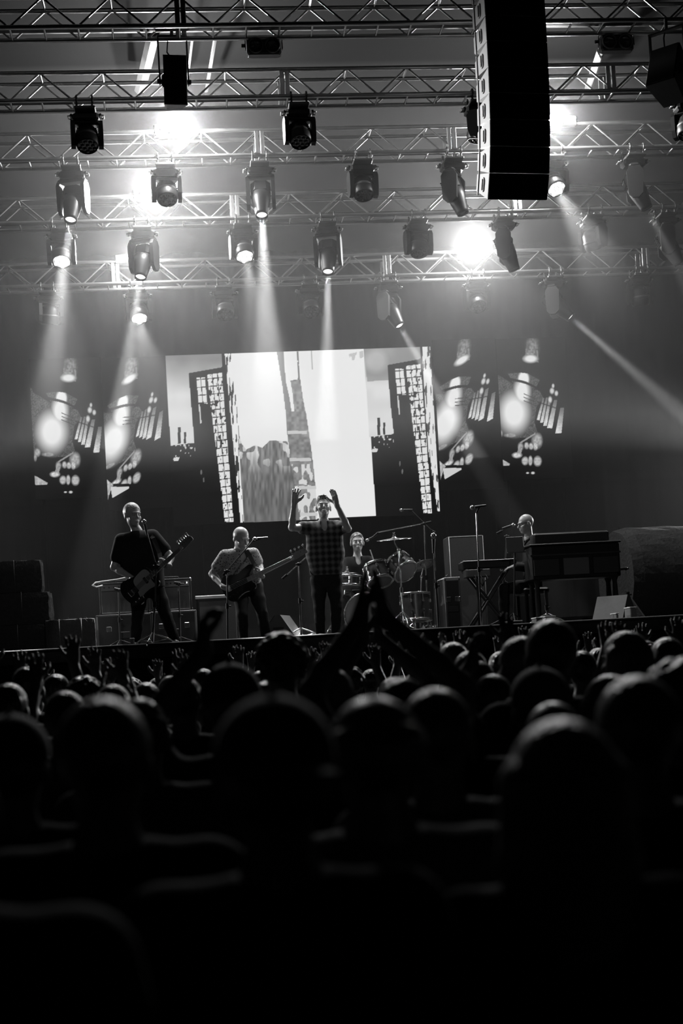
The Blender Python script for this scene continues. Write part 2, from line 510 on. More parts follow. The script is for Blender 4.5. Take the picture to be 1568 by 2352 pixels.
fixture('wash', 960, 3, (0.05, -0.4, -1), 'dark round moving head next to the strobe on the rearmost truss', group=MH)
fixture('spot', 1158, 3, (0.32, -0.1, -1), 'boxy moving head almost lost in the haze beside the rearmost strobe', group=MH)
fixture('wash', 1362, 3, (0.3, 0.2, -1), 'round moving head turned away, rimmed with white light, on the fourth truss', group=MH)
fixture('spot', 1530, 3, (0.5, -0.1, -1), 'boxy tilted moving head rimmed with light, last on the fourth truss', group=MH)
fixture('wash', 112, 4, (-0.1, 0.2, -1), 'unlit round moving head under the rearmost truss, near the side drape', group=MH)
fixture('wash', 317, 4, (0.1, -0.6, -1), 'round moving head with a glowing multi-cell lens above the side screens', 'on', B * 0.06, 40, group=MH)
fixture('wash', 515, 4, (0.05, -0.85, -1), 'unlit round moving head under the rearmost truss, over the edge of the big screen', group=MH)
fixture('wash', 712, 4, (0.05, -0.85, -1), 'unlit round moving head with a shiny lens rim, over the middle of the big screen', group=MH)
fixture('spot', 893, 4, (0.42, -0.35, -1), 'small-looking tilted moving head with a short beam above the big screen', 'on', B * 1.0, 8, group=MH)
fixture('wash', 1095, 4, (0.1, -0.8, -1), 'unlit round moving head under the rearmost truss, below the strobe', group=MH)
fixture('spot', 1272, 4, (0.88, -0.35, -1), 'tilted moving head throwing a long diagonal beam toward the side drape', 'on', B * 1.3, 7, group=MH)
fixture('wash', 1470, 4, (0.1, 0.1, -1), 'unlit round moving head under the rearmost truss, in the dark corner', group=MH)

# ------------------------------------------------------------------ strobes glaring at the audience
def strobe(px, py, ti, label, power, glow='strobe_glow', bar=1):
    Y = TRUSS[ti][0] - 0.05
    p = P(px, py, Y)
    zt = truss_z(ti) + TW
    t = thing('strobe_light', label, 'strobe light', (p.x, Y, p.z), group='strobes on the trusses')
    MB().box((0.12 * bar, 0.07, 0), (0.50, 0.10, 0.16), bevel=0.02).build('housing', 'black_metal', t)
    MB().cyl((-0.11 * bar, 0.008, 0), (0.33 * bar, 0.008, 0), 0.018, n=8).build('tube', 'strobe_bar', t)
    MB().lathe([(0.075, 0.0), (0.06, 0.018), (0.001, 0.026)], 16, M=Matrix.Rotation(math.pi / 2, 4, 'X'), caps=False).build('lens', glow, t)
    # bracket down (or up) to the top chord of the truss
    dz = zt - p.z
    MB().cyl((0.12 * bar, 0.09, 0), (0.12 * bar, 0.09, dz), 0.018, n=8).box((0.12 * bar, 0.08, dz), (0.08, 0.22, 0.07), bevel=0.01).build('bracket', 'black_metal', t)
    if power > 0:
        lamp('flash', 'POINT', (0, -0.085, 0), power, radius=0.05, parent=t)
    return t
strobe(408, 295, 2, 'glaring white strobe on the third truss below the hanging box speaker', STROBE_POWER * 0.95, bar=-0.6)
strobe(357, 443, 3, 'glaring white strobe behind the dark round moving head', STROBE_POWER * 0.85, bar=-0.6)
strobe(1082, 566, 4, 'glaring white strobe on the rearmost truss', STROBE_POWER * 0.85)
strobe(1266, 276, 2, 'glaring white strobe peeking past the edge of the line array', STROBE_POWER * 0.7)
strobe(318, 593, 4, 'white strobe hidden behind a boxy moving head, one lit end showing', STROBE_POWER * 0.5, bar=-1)
# ------------------------------------------------------------------ LED screens
def inside(poly, x, y):
    r = np.zeros(x.shape, bool)
    n = len(poly)
    for i in range(n):
        x0, y0 = poly[i]
        x1, y1 = poly[(i + 1) % n]
        if y0 == y1: continue
        c = ((y0 > y) != (y1 > y)) & (x < (x1 - x0) * (y - y0) / (y1 - y0) + x0)
        r ^= c
    return r
def vnoise(x, y, seed=0):
    """smooth value noise"""
    xi, yi = np.floor(x).astype(int), np.floor(y).astype(int)
    fx, fy = x - xi, y - yi
    fx, fy = fx * fx * (3 - 2 * fx), fy * fy * (3 - 2 * fy)
    def h(a, b):
        n = (a * 374761393 + b * 668265263 + seed * 974634721) & 0x7fffffff
        n = ((n ^ (n >> 13)) * 1274126177) & 0x7fffffff
        return (n & 0xffff) / 65535.0
    return (h(xi, yi) * (1 - fx) + h(xi + 1, yi) * fx) * (1 - fy) + (h(xi, yi + 1) * (1 - fx) + h(xi + 1, yi + 1) * fx) * fy
def ell(x, y, cx, cy, rx, ry, soft=0.3):
    d = np.sqrt(((x - cx) / rx) ** 2 + ((y - cy) / ry) ** 2)
    return np.clip((1 + soft - d) / (2 * soft), 0, 1)

def city(x, y):
    """the picture on the big screen: a monochrome collage of towers"""
    v = np.zeros(x.shape)
    n1 = vnoise(x / 60, y / 60, 1)
    n2 = vnoise(x / 9, y / 45, 2)
    n3 = vnoise(x / 14, y / 14, 3)
    def half(v, dx, dy):
        X, Y = x - dx, y - dy
        sky = inside([(20, 60), (334, 60), (337, 153), (152, 186), (184, 572), (52, 588)], X, Y)
        v[sky] = (0.36 + 0.5 * np.clip((Y - 110) / 200, 0, 1) + 0.10 * (n1 - .5))[sky]
        for a in ((92, 486, 108, 578), (126, 513, 138, 575)):
            v[(X > a[0]) & (X < a[2]) & (Y > a[1]) & (Y < a[3])] = 0
        spark = inside([(52, 588), (185, 570), (190, 640), (60, 670)], X, Y) & (vnoise(X / 9, Y / 15, 5) > 0.74)
        v[spark] = 0.8
        v[inside([(66, 660), (85, 650), (100, 655), (95, 672), (70, 672)], X, Y)] = 0.85
        t = np.clip((Y - 205) / 800, 0, 1)
        xl, xr = 252 + 97 * t, 338 + 62 * t
        u = (X - xl) / (xr - xl)
        g = (u > 0) & (u < 1) & (Y > 195 - 12 * u) & (Y < 1010)
        ncol = np.where(t < 0.45, 3.0, 2.0)
        fu, fv = (u * ncol) % 1.0, ((Y + 8 * u) / 43.0) % 1.0
        cell = (fu > 0.13) & (fv > 0.12) & (vnoise(X / 7, Y / 18, 6) > 0.16 + 0.22 * ell(X, Y, 310, 420, 40, 200))
        v[g & cell] = 0.95
        xl2 = 190 + 14 * (Y - 210) / 145
        u2 = (X - xl2) / 52
        g2 = (u2 > 0) & (u2 < 1) & (Y > 210) & (Y < 355)
        v[g2 & ((u2 * 2) % 1 > 0.16) & (fv > 0.12)] = 0.95
        v[inside([(207, 358), (214, 358), (224, 462), (216, 466)], X, Y)] = 0.8
        for (a, b) in ((222, 735), (236, 778)):
            v[ell(X, Y, a, b, 4, 14) > .5] = 0.25
        return v
    v = half(v, 0, 0)
    # bright field
    fld = inside([(347, 60), (1126, 30), (1190, 976), (430, 1016)], x, y)
    v[fld] = 1.0
    st = fld & (x < 395 + (y - 80) * 0.085)
    v[st & (vnoise(x / 5, y / 55, 8) > 0.66)] = 0.05
    v[inside([(340, 60), (350, 60), (440, 1016), (415, 1016), (395, 800)], x, y)] = 0.0
    v[inside([(428, 880), (440, 880), (452, 1012), (440, 1014)], x, y)] = 0.95
    # faded quarter and towers
    low = inside([(430, 520), (445, 575), (470, 610), (520, 585), (560, 600), (600, 560), (650, 560), (700, 565), (728, 700), (800, 1005), (458, 1014), (440, 720)], x, y)
    lv = 0.16 + 0.30 * n2 * (1 - 0.5 * np.clip((y - 620) / 300, 0, 1)) + 0.5 * (vnoise(x / 22, y / 40, 9) > 0.62) * np.clip((740 - y) / 120, 0, 1)
    v[low] = np.clip(lv, 0, 1)[low]
    v[inside([(640, 66), (677, 64), (690, 230), (712, 330), (722, 398), (690, 402), (672, 260)], x, y)] = 0.33
    v[inside([(716, 226), (770, 220), (786, 330), (802, 412), (738, 400), (728, 300)], x, y)] = (0.22 + 0.3 * n3)[inside([(716, 226), (770, 220), (786, 330), (802, 412), (738, 400), (728, 300)], x, y)]
    tw = inside([(690, 396), (802, 404), (832, 610), (850, 760), (866, 1000), (770, 1003), (725, 720), (698, 520)], x, y)
    tv = 0.18 + 0.22 * n3 + 0.12 * n1
    tv = np.where((y > 690) & (vnoise(x / 16, y / 36, 11) > 0.56), 0.85, tv)
    v[tw] = tv[tw]
    for yy, a, b in ((514, 700, 808), (665, 712, 832), (820, 760, 858), (968, 770, 866)):
        v[(np.abs(y - yy) < 9) & (x > a) & (x < b)] = 0.75
    v[(np.abs(x - (756 + (y - 60) * 0.04)) < 5) & (y < 226) & (y > 55) & (vnoise(x / 9, y / 20, 12) > .25)] = 0.3
    v[(np.abs(x - (833 + (y - 60) * 0.05)) < 3) & (y < 165)] = 0.6
    v[fld & inside([(1040, 80), (1118, 62), (1120, 100), (1045, 118)], x, y) & (vnoise(x / 14, y / 60, 13) > .5)] = 0.7
    # second half repeats
    v[inside([(1128, 30), (1600, 10), (1600, 1010), (1190, 976)], x, y)] = 0.0
    v = half(v, 1100, -48)
    sk = inside([(1127, 40), (1429, 30), (1432, 108), (1253, 141), (1258, 225), (1140, 232)], x, y)
    v[sk] = (0.36 + 0.12 * n1 + 0.15 * ell(x, y, 1190, 120, 60, 60))[sk]
    v[inside([(1126, 232), (1255, 222), (1288, 520), (1162, 535), (1150, 400)], x, y) & (v < .05)] = 0.92
    for a in ((1197, 434, 1213, 530), (1229, 460, 1241, 525)):
        v[(x > a[0]) & (x < a[2]) & (y > a[1]) & (y < a[3])] = 0
    strip = inside([(1441, 20), (1488, 20), (1548, 952), (1532, 952), (1478, 600)], x, y)
    v[strip] = np.where(vnoise(x / 6, y / 70, 14) > 0.70, 0.1, 0.95)[strip]
    return v

def figure(x, y):
    """the picture on the side screens: a glowing vessel with pipes"""
    v = np.zeros(x.shape)
    n = vnoise(x / 14, y / 14, 21)
    nf = vnoise(x / 7, y / 7, 22)
    pl = inside([(475, 285), (578, 285), (588, 508), (430, 470), (455, 430)], x, y)
    v = np.maximum(v, np.where(pl, 0.12 + 0.4 * n * np.clip((y - 270) / 150, 0, 1), 0))
    v = np.maximum(v, ell(x, y, 510, 470, 68, 38, 0.35) * 0.95)
    v = np.maximum(v, ell(x, y, 530, 360, 52, 90, 0.6) * (0.15 + 0.35 * n))
    body = inside([(125, 560), (220, 650), (330, 720), (600, 790), (640, 870), (570, 950), (548, 1100), (575, 1200), (480, 1260), (330, 1260), (240, 1230), (163, 1260)], x, y)
    v = np.maximum(v, np.where(body, 0.03 + 0.20 * nf, 0))
    cap = inside([(285, 620), (400, 608), (480, 618), (600, 682), (560, 772), (440, 742), (330, 705)], x, y)
    v = np.maximum(v, np.where(cap, 0.05 + 0.18 * nf, 0))
    v = np.maximum(v, np.where(cap, ell(x, y, 440, 675, 55, 80, 0.2), 0))
    v = np.maximum(v, ell(x, y, 345, 1010, 140, 190, 0.42))
    v = np.maximum(v, ell(x, y, 425, 800, 75, 130, 0.4))
    dark = np.abs(y - (600 + (x - 150) * 0.40 + 14 * np.sin((x - 150) / 70))) < 13
    v = np.where(dark & (x > 150) & (x < 620), 0.0, v)
    for k in range(3):
        v = np.where((np.abs(y - (820 + k * 34 + (x - 440) * 0.42)) < 4) & (x > 440) & (x < 560), 0.05, v)
    for a, b, w in (((640, 862), (585, 1085), 16), ((672, 858), (620, 1110), 17), ((705, 855), (655, 1140), 20), ((760, 885), (700, 1165), 30), ((826, 960), (788, 1216), 34)):
        t = (y - a[1]) / (b[1] - a[1])
        c = a[0] + (b[0] - a[0]) * t
        hit = (t > 0) & (t < 1) & (np.abs(x - c) < w * (0.55 + 0.35 * t))
        v = np.where(hit, 0.25 + 0.65 * np.clip(t * 1.2 - 0.1, 0, 1) * (0.7 + 0.5 * n), v)
    v = np.where((np.abs(y - (905 + (x - 590) * 0.34)) < 7) & (x > 580) & (x < 790), v * 0.3, v)
    for c in ((735, 742, 12, 20), (724, 792, 20, 28), (768, 816, 16, 24), (705, 880, 18, 30)):
        v = np.maximum(v, ell(x, y, *c, 0.4) * 0.8)
    for c in ((575, 1290, 48, 70, 0.6), (560, 1345, 22, 36, .9), (515, 1345, 22, 30, .8), (470, 1340, 22, 30, .8), (410, 1350, 26, 40, .5), (375, 1435, 44, 26, .9), (200, 1215, 30, 40, .6), (180, 1260, 14, 40, .5), (310, 1235, 60, 22, .55)):
        v = np.maximum(v, ell(x, y, *c[:4], 0.35) * c[4] * (0.65 + 0.5 * n))
    v = np.maximum(v, np.where(inside([(395, 1330), (420, 1330), (418, 1440), (370, 1440)], x, y), 0.35 + .3 * n, 0))
    v = np.maximum(v, np.where((np.abs(y - (1310 - (x - 410) * 0.62)) < 9) & (x > 405) & (x < 560), 0.45, 0))
    v = np.maximum(v, np.where(inside([(160, 1448), (190, 1455), (305, 1522), (295, 1540), (160, 1540)], x, y), 0.75 - 0.3 * n, 0))
    for c in ((455, 1492, 32, 40, .7), (508, 1490, 20, 46, .7), (580, 1495, 38, 48, .65)):
        v = np.maximum(v, ell(x, y, *c[:4], 0.25) * c[4] * (0.7 + 0.4 * n))
    for c in ((480, 1613, 14, 8), (533, 1613, 17, 12)):
        v = np.maximum(v, ell(x, y, *c, 0.4) * 0.8)
    v = np.maximum(v, ell(x, y, 300, 1785, 50, 12, .6) * 0.05)
    return v
def figure2(x, y):
    """the same picture turned a little, for the inner side screens"""
    X = x - 612
    Y = y + 0.52 * (X - 430) - 52
    v = figure(X, Y)
    tri = inside([(930, 1560), (1115, 1558), (1118, 1575), (950, 1672)], x, y)
    v = np.where(y > 1530, 0, v)
    v = np.where(tri, 0.8, v)
    v = np.maximum(v, np.where(inside([(860, 1460), (960, 1540), (930, 1600), (895, 1725), (870, 1720)], x, y), 0.35 + 0.5 * vnoise(x / 16, y / 16, 33), 0))
    return v

def pixmat(name, gain):
    m = bpy.data.materials.new(name)
    m.use_nodes = True
    nt = m.node_tree
    b = nt.nodes['Principled BSDF']
    b.inputs['Base Color'].default_value = (0.003, 0.003, 0.003, 1)
    b.inputs['Roughness'].default_value = 0.7
    b.inputs['Specular IOR Level'].default_value = 0.1
    a = nt.nodes.new('ShaderNodeAttribute')
    a.attribute_name = 'picture'
    nt.links.new(a.outputs['Color'], b.inputs['Emission Color'])
    b.inputs['Emission Strength'].default_value = gain
    m.cycles.emission_sampling = 'NONE'
    return m
LED = pixmat('led_picture', 0.80)

def led_screen(corners, content, label, nx, nz):
    """corners: pixels of the top left, top right and bottom right corner"""
    a, b, c = P(*corners[0], SCREEN_Y), P(*corners[1], SCREEN_Y), P(*corners[2], SCREEN_Y)
    x0, x1, z1, z0 = a.x, b.x, (a.z + b.z) / 2, c.z
    t = thing('led_screen', label, 'led screen', ((x0 + x1) / 2, SCREEN_Y, z0), group=None)
    w, h = x1 - x0, z1 - z0
    gx, gz = np.meshgrid(np.linspace(-w / 2, w / 2, nx), np.linspace(0, h, nz))
    wx, wz = gx + (x0 + x1) / 2, gz + z0
    d = np.stack([wx - CAM.x, np.full_like(wx, SCREEN_Y), wz - CAM.z], -1)
    zz = d @ np.array(_f)
    px = CX + F_PX * (d @ np.array(_r)) / zz
    py = CY - F_PX * (d @ np.array(_u)) / zz
    val = np.clip(content(px, py), 0, 1)
    me = bpy.data.meshes.new('display')
    vs = np.stack([gx, np.zeros_like(gx), gz], -1).reshape(-1, 3)
    idx = np.arange(nx * nz).reshape(nz, nx)
    q = np.stack([idx[:-1, :-1], idx[:-1, 1:], idx[1:, 1:], idx[1:, :-1]], -1).reshape(-1, 4)
    me.from_pydata(vs.tolist(), [], q.tolist())
    at = me.color_attributes.new('picture', 'FLOAT_COLOR', 'POINT')
    colr = np.ones((nx * nz, 4), np.float32)
    colr[:, :3] = (val.reshape(-1) ** 1.25)[:, None]
    at.data.foreach_set('color', colr.reshape(-1))
    me.materials.append(LED)
    inst('display', me, t, (0, 0, 0))
    MB().box((0, 0.055, h / 2), (w + 0.01, 0.10, h + 0.01)).build('cabinet', 'flat_black', t)
    # rear hanging bar and legs of the screen support
    MB().cyl((-w / 2, 0.18, h * 0.9), (w / 2, 0.18, h * 0.9), 0.025).cyl((-w * 0.4, 0.18, h), (-w * 0.4, 0.18, STAGE_Z - z0), 0.025).cyl((w * 0.4, 0.18, h), (w * 0.4, 0.18, STAGE_Z - z0), 0.025).build('support_frame', 'flat_black', t)
    return t
main_c = lambda px, py: city((px - 370) / .4145, (py - 780) / .4145)
l1 = lambda px, py: figure((px - 40) / .2296, (py - 760) / .2296)
l2 = lambda px, py: figure2((px - 40) / .2296, (py - 760) / .2296)
r1 = lambda px, py: figure2((px - 763 - 40) / .2296, (py + 43 - 760) / .2296)
r2 = lambda px, py: figure((px - 1061 - 40) / .2296, (py + 44 - 760) / .2296)
led_screen([(379, 818), (988, 795), (1011, 1180)], main_c, 'big bright landscape LED screen showing a collage of city towers', 470, 300)
led_screen([(66, 826), (229, 820), (243, 1140)], l1, 'narrow LED screen with a glowing vessel, outer one, over the hay bale stack', 150, 300)
led_screen([(231, 824), (376, 818), (393, 1165)], l2, 'narrow LED screen with a glowing vessel, behind the guitarist', 140, 320)
led_screen([(993, 782), (1136, 776), (1155, 1120)], r1, 'narrow LED screen with a glowing vessel, touching the big screen above the drum kit', 140, 320)
led_screen([(1138, 780), (1296, 774), (1312, 1096)], r2, 'narrow LED screen with a glowing vessel, outer one, above the keyboard player', 150, 300)

# ------------------------------------------------------------------ line array
def line_array():
    Y = 14.6
    top = P(1172, -136, Y)
    t = thing('line_array_speaker', 'tall curved black line array speaker hanging in front of the trusses', 'line array', top)
    W, H, D = 0.655, 0.272, 0.44
    yaw = math.radians(6)
    nrm = Vector((math.sin(yaw), -math.cos(yaw), 0))          # the way the front looks
    side = Vector((math.cos(yaw), math.sin(yaw), 0))
    # list of splay angles from top to bottom
    tilt = [0, 0, 0, 0, 1, 3, 6, 10, 16, 24]
    pos = Vector((0, 0, 0))
    cab, gr, sd = [], [], []
    for k, a in enumerate(tilt):
        ar = math.radians(a)
        dn = Vector((0, 0, -1)) * math.cos(ar) - nrm * math.sin(ar)     # down along the front
        fn = nrm * math.cos(ar) + Vector((0, 0, -1)) * math.sin(ar)
        M = Matrix(((side.x, fn.x, -dn.x, 0), (side.y, fn.y, -dn.y, 0), (side.z, fn.z, -dn.z, 0), (0, 0, 0, 1)))
        M = Matrix.Translation(pos) @ M
        c = empty('cabinet', parent=t)
        c.matrix_local = M
        # trapezoid cabinet: x side, y front, z up; the front top edge is the origin
        o = [(0, -0.0012), (0, -H + 0.0012), (-D, -H + 0.05), (-D, -0.05)]
        vs = [(sx * W / 2, yy, zz) for sx in (-1, 1) for yy, zz in o]
        fs = [(3, 2, 1, 0), (4, 5, 6, 7), (0, 1, 5, 4), (1, 2, 6, 5), (2, 3, 7, 6), (3, 0, 4, 7)]
        MB().add(vs, fs).build('enclosure', 'array_side', c)
        MB().box((0, 0.012, -H / 2), (W + 0.012, 0.028, H - 0.004), bevel=0.006).build('grille', 'array_grille', c)
        for s in (-1, 1):
            # slot shaped handle: a raised rim, a dark recess and a bar
            Ms = Matrix(((0, 0, s, s * (W / 2)), (s, 0, 0, -D * 0.44), (0, 1, 0, -H / 2), (0, 0, 0, 1)))
            ring = [(0.045 * math.cos(q), 0.045 * math.sin(q) + (0.032 if math.sin(q) > 0 else -0.032)) for q in [2 * math.pi * i / 16 for i in range(16)]]
            MB().prism(ring, 0, 0.010, M=Ms).build('handle_rim', 'array_side', c)
            MB().prism([(p[0] * 0.78, p[1] * 0.82) for p in ring], 0, 0.013, M=Ms).build('handle_recess', 'cabinet_black', c)
            MB().box((0, 0, 0.016), (0.016, 0.11, 0.010), M=Ms).build('handle_bar', 'array_side', c)
            MB().box((0.17, 0, 0.004), (0.02, H * 0.92, 0.012), M=Ms).build('rigging_rail', 'array_side', c)
        pos = pos + dn * H
    # suspension up to the roof
    MB().box((nrm * -0.22 + Vector((0, 0, 0.06))), (W * 0.9, 0.5, 0.06)).cyl(nrm * -0.22 + Vector((0, 0, 0.06)), nrm * -0.22 + Vector((0, 0, 2.2)), 0.012).build('flying_frame', 'black_metal', t)
    return t
line_array()

# ------------------------------------------------------------------ other flown boxes
def box_speaker(px, py, Y, yaw, tilt, size, label, light=False):
    p = P(px, py, Y)
    t = thing('hanging_speaker', label, 'speaker', p, (0, 0, yaw))
    w, d, h = size
    c = MB().prism([(-w / 2, -d * .45), (w / 2, -d * .45), (w * 0.36, d * .55), (-w * 0.36, d * .55)], -h / 2, h / 2)
    body = c.build('enclosure', 'speaker_paint', t, rot=(tilt, 0, 0))
    MB().box((0, -d * .45 - 0.01, 0), (w * 0.96, 0.02, h * 0.97), bevel=0.005).build('grille', 'array_grille', body)
    MB().tube([(w * .47, -0.05, .07), (w * .50, -.05, .05), (w * .50, -.05, -.05), (w * .47, -.05, -.07)], 0.012, 6).build('handle', 'black_metal', body)
    MB().tube([(-w * .47, -0.05, .07), (-w * .50, -.05, .05), (-w * .50, -.05, -.05), (-w * .47, -.05, -.07)], 0.012, 6).build('handle', 'black_metal', body)
    zt = h / 2 + 0.26
    br = MB()
    for s in (-1, 1):
        br.box((s * (w / 2 + .03), 0, zt / 2 - 0.02), (0.016, 0.05, zt + 0.04))
        br.cyl((s * (w / 2 - .02), 0, 0), (s * (w / 2 + .06), 0, 0), 0.03, n=8)
    br.box((0, 0, zt), (w + 0.076, 0.06, 0.02)).cyl((0, 0, zt), (0, 0, zt + 0.14), 0.02)
    br.build('bracket', 'black_metal', t)
    MB().tube([(0.02, 0.05, h / 2 - .02), (-0.06, .06, h / 2 + .1), (-.05, .03, h / 2 + .2), (0.0, 0, zt + .06)], 0.009, 6).build('cable', 'rubber', t)
    return t
box_speaker(400, 188, 16.35, 0.10, math.radians(14), (0.27, 0.32, 0.54), 'slim dark box speaker hanging from the topmost truss in a bracket')
box_speaker(1536, 172, 15.9, -0.75, math.radians(-24), (0.36, 0.40, 0.52), 'tilted cabinet speaker with a side handle hanging beside the line array')

def blinder(px, py, label):
    Y = 16.35
    p = P(px, py, Y)
    t = thing('blinder_light', label, 'blinder', p, group=None)
    MB().box((0, 0.06, 0), (0.40, 0.14, 0.19), bevel=0.02).build('housing', 'black_metal', t)
    for s in (-1, 1):
        l = MB().lathe([(0.088, 0.0), (0.088, 0.03), (0.078, 0.03), (0.074, 0.006)], 20, M=Matrix.Translation((0.098 * s, -0.01, 0)) @ Matrix.Rotation(math.pi / 2, 4, 'X'), caps=False).build('lamp_ring', 'dark_plastic', t)
        MB().lathe([(0.075, 0.0), (0.05, 0.012), (0.001, 0.018)], 18, M=Matrix.Translation((0.098 * s, -0.012, 0)) @ Matrix.Rotation(math.pi / 2, 4, 'X'), caps=False).build('lamp_face', 'lens_dark', l)
    zt = truss_z(0) - p.z
    MB().box((-0.215, 0.05, 0.06), (0.012, 0.04, 0.16)).box((0.215, 0.05, 0.06), (0.012, 0.04, 0.16)).box((0, 0.05, 0.135), (0.442, 0.04, 0.012)).cyl((0, 0.05, 0.135), (0, 0.05, zt), 0.018, n=8).build('yoke', 'black_metal', t)
    MB().cyl((-0.215, 0.05, 0.03), (-0.26, 0.05, 0.03), 0.022, n=8).build('knob', 'rubber', t)
    return t
blinder(606, 106, 'twin lamp blinder unlit under the topmost truss, near the hanging box speaker')
blinder(1417, 97, 'twin lamp blinder unlit under the topmost truss, beside the line array')
# ------------------------------------------------------------------ smooth bodies: signed distance fields meshed by surface nets
V3 = lambda p: np.array(p, dtype=np.float64)
class Field:
    def __init__(self, h=0.010):
        self.h = h
        self.ops = []
    def cap(self, a, b, ra, rb=None, k=0.03):
        self.ops.append(('cap', V3(a), V3(b), ra, ra if rb is None else rb, k)); return self
    def chain(self, pts, rs, k=0.02):
        for i in range(len(pts) - 1): self.cap(pts[i], pts[i + 1], rs[i], rs[i + 1], k)
        return self
    def ell(self, c, r, R=None, k=0.03):
        """ellipsoid with radii r in the frame R (rows are the axes)"""
        self.ops.append(('ell', V3(c), V3(r), np.eye(3) if R is None else np.array(R, float), k)); return self
    def sub(self, c, r, R=None, k=0.015):
        self.ops.append(('sub', V3(c), V3(r), np.eye(3) if R is None else np.array(R, float), k)); return self
    def cut(self, p, n):
        """drop everything on the side n points to"""
        n = V3(n); self.ops.append(('cut', V3(p), n / np.linalg.norm(n))); return self
    def mesh(self, name, m, origin=(0, 0, 0)):
        h = self.h
        lo, hi = np.full(3, 1e9), np.full(3, -1e9)
        for o in self.ops:
            if o[0] == 'cap':
                r = max(o[3], o[4])
                lo = np.minimum(lo, np.minimum(o[1], o[2]) - r); hi = np.maximum(hi, np.maximum(o[1], o[2]) + r)
            elif o[0] == 'ell':
                e = np.sqrt(((o[3] * o[2][:, None]) ** 2).sum(0))
                lo = np.minimum(lo, o[1] - e); hi = np.maximum(hi, o[1] + e)
        lo -= 3 * h + 0.02; hi += 3 * h + 0.02
        n = np.ceil((hi - lo) / h).astype(int) + 1
        D = np.full(n, 0.5, np.float32)
        ax = [lo[i] + h * np.arange(n[i]) for i in range(3)]
        for o in self.ops:
            if o[0] == 'cut':
                d = ((ax[0] - o[1][0]) * o[2][0])[:, None, None] + ((ax[1] - o[1][1]) * o[2][1])[None, :, None] + ((ax[2] - o[1][2]) * o[2][2])[None, None, :]
                np.maximum(D, d.astype(np.float32), out=D)
                continue
            k = o[-1]
            mg = k + 3 * h
            if o[0] == 'cap':
                r = max(o[3], o[4]); a0 = np.minimum(o[1], o[2]) - r - mg; a1 = np.maximum(o[1], o[2]) + r + mg
            else:
                e = np.sqrt(((o[3] * o[2][:, None]) ** 2).sum(0)); a0 = o[1] - e - mg; a1 = o[1] + e + mg
            i0 = np.maximum(np.floor((a0 - lo) / h).astype(int), 0); i1 = np.minimum(np.ceil((a1 - lo) / h).astype(int) + 1, n)
            if (i1 <= i0).any(): continue
            sl = tuple(slice(i0[i], i1[i]) for i in range(3))
            X = ax[0][sl[0]][:, None, None]; Y = ax[1][sl[1]][None, :, None]; Z = ax[2][sl[2]][None, None, :]
            if o[0] == 'cap':
                a, b = o[1], o[2]
                d = b - a
                L = max(float(d @ d), 1e-9)
                t = np.clip(((X - a[0]) * d[0] + (Y - a[1]) * d[1] + (Z - a[2]) * d[2]) / L, 0, 1)
                q = np.sqrt((X - a[0] - d[0] * t) ** 2 + (Y - a[1] - d[1] * t) ** 2 + (Z - a[2] - d[2] * t) ** 2) - (o[3] + (o[4] - o[3]) * t)
            else:
                c, r, R = o[1], o[2], o[3]
                u = [((X - c[0]) * R[i][0] + (Y - c[1]) * R[i][1] + (Z - c[2]) * R[i][2]) for i in range(3)]
                k0 = np.sqrt(sum((u[i] / r[i]) ** 2 for i in range(3)))
                k1 = np.sqrt(sum((u[i] / r[i] ** 2) ** 2 for i in range(3))) + 1e-9
                q = k0 * (k0 - 1) / k1
            A = D[sl]
            if o[0] == 'sub':
                B_ = -q
                hh = np.maximum(k - np.abs(A - B_), 0) / k
                D[sl] = np.maximum(A, B_) + hh * hh * k * 0.25
            else:
                hh = np.maximum(k - np.abs(A - q), 0) / k
                D[sl] = np.minimum(A, q) - hh * hh * k * 0.25
        # surface nets
        S = D < 0
        cnt = np.zeros(n - 1, np.int8)
        for i in (0, 1):
            for j in (0, 1):
                for l in (0, 1):
                    cnt += S[i:n[0] - 1 + i, j:n[1] - 1 + j, l:n[2] - 1 + l]
        act = (cnt > 0) & (cnt < 8)
        I = np.argwhere(act)
        idx = np.full(n - 1, -1, np.int32)
        idx[act] = np.arange(len(I))
        cor = np.array([(i, j, l) for i in (0, 1) for j in (0, 1) for l in (0, 1)])
        vals = np.stack([D[I[:, 0] + c[0], I[:, 1] + c[1], I[:, 2] + c[2]] for c in cor], 1)
        acc = np.zeros((len(I), 3)); ct = np.zeros(len(I))
        for a in range(8):
            for b in range(a + 1, 8):
                if np.abs(cor[a] - cor[b]).sum() != 1: continue
                va, vb = vals[:, a], vals[:, b]
                msk = (va < 0) != (vb < 0)
                t = np.where(msk, va / np.where(msk, va - vb, 1), 0)
                acc += np.where(msk[:, None], cor[a] + (cor[b] - cor[a]) * t[:, None], 0)
                ct += msk
        vert = (I + acc / ct[:, None]) * h + lo - V3(origin)
        quads = []
        for axis in range(3):
            o1, o2 = (axis + 1) % 3, (axis + 2) % 3
            s0 = [slice(None)] * 3; s1 = [slice(None)] * 3
            s0[axis] = slice(0, n[axis] - 1); s1[axis] = slice(1, n[axis])
            for o_ in (o1, o2):
                s0[o_] = slice(1, n[o_] - 1); s1[o_] = slice(1, n[o_] - 1)
            A, Bq = S[tuple(s0)], S[tuple(s1)]
            for flip, msk in ((False, A & ~Bq), (True, ~A & Bq)):
                E = np.argwhere(msk)
                if not len(E): continue
                base = E.copy(); base[:, o1] += 1; base[:, o2] += 1
                def cid(d1, d2):
                    c = base.copy(); c[:, o1] -= d1; c[:, o2] -= d2
                    return idx[c[:, 0], c[:, 1], c[:, 2]]
                q = np.stack([cid(1, 1), cid(0, 1), cid(0, 0), cid(1, 0)], 1)
                quads.append(q[:, ::-1] if flip else q)
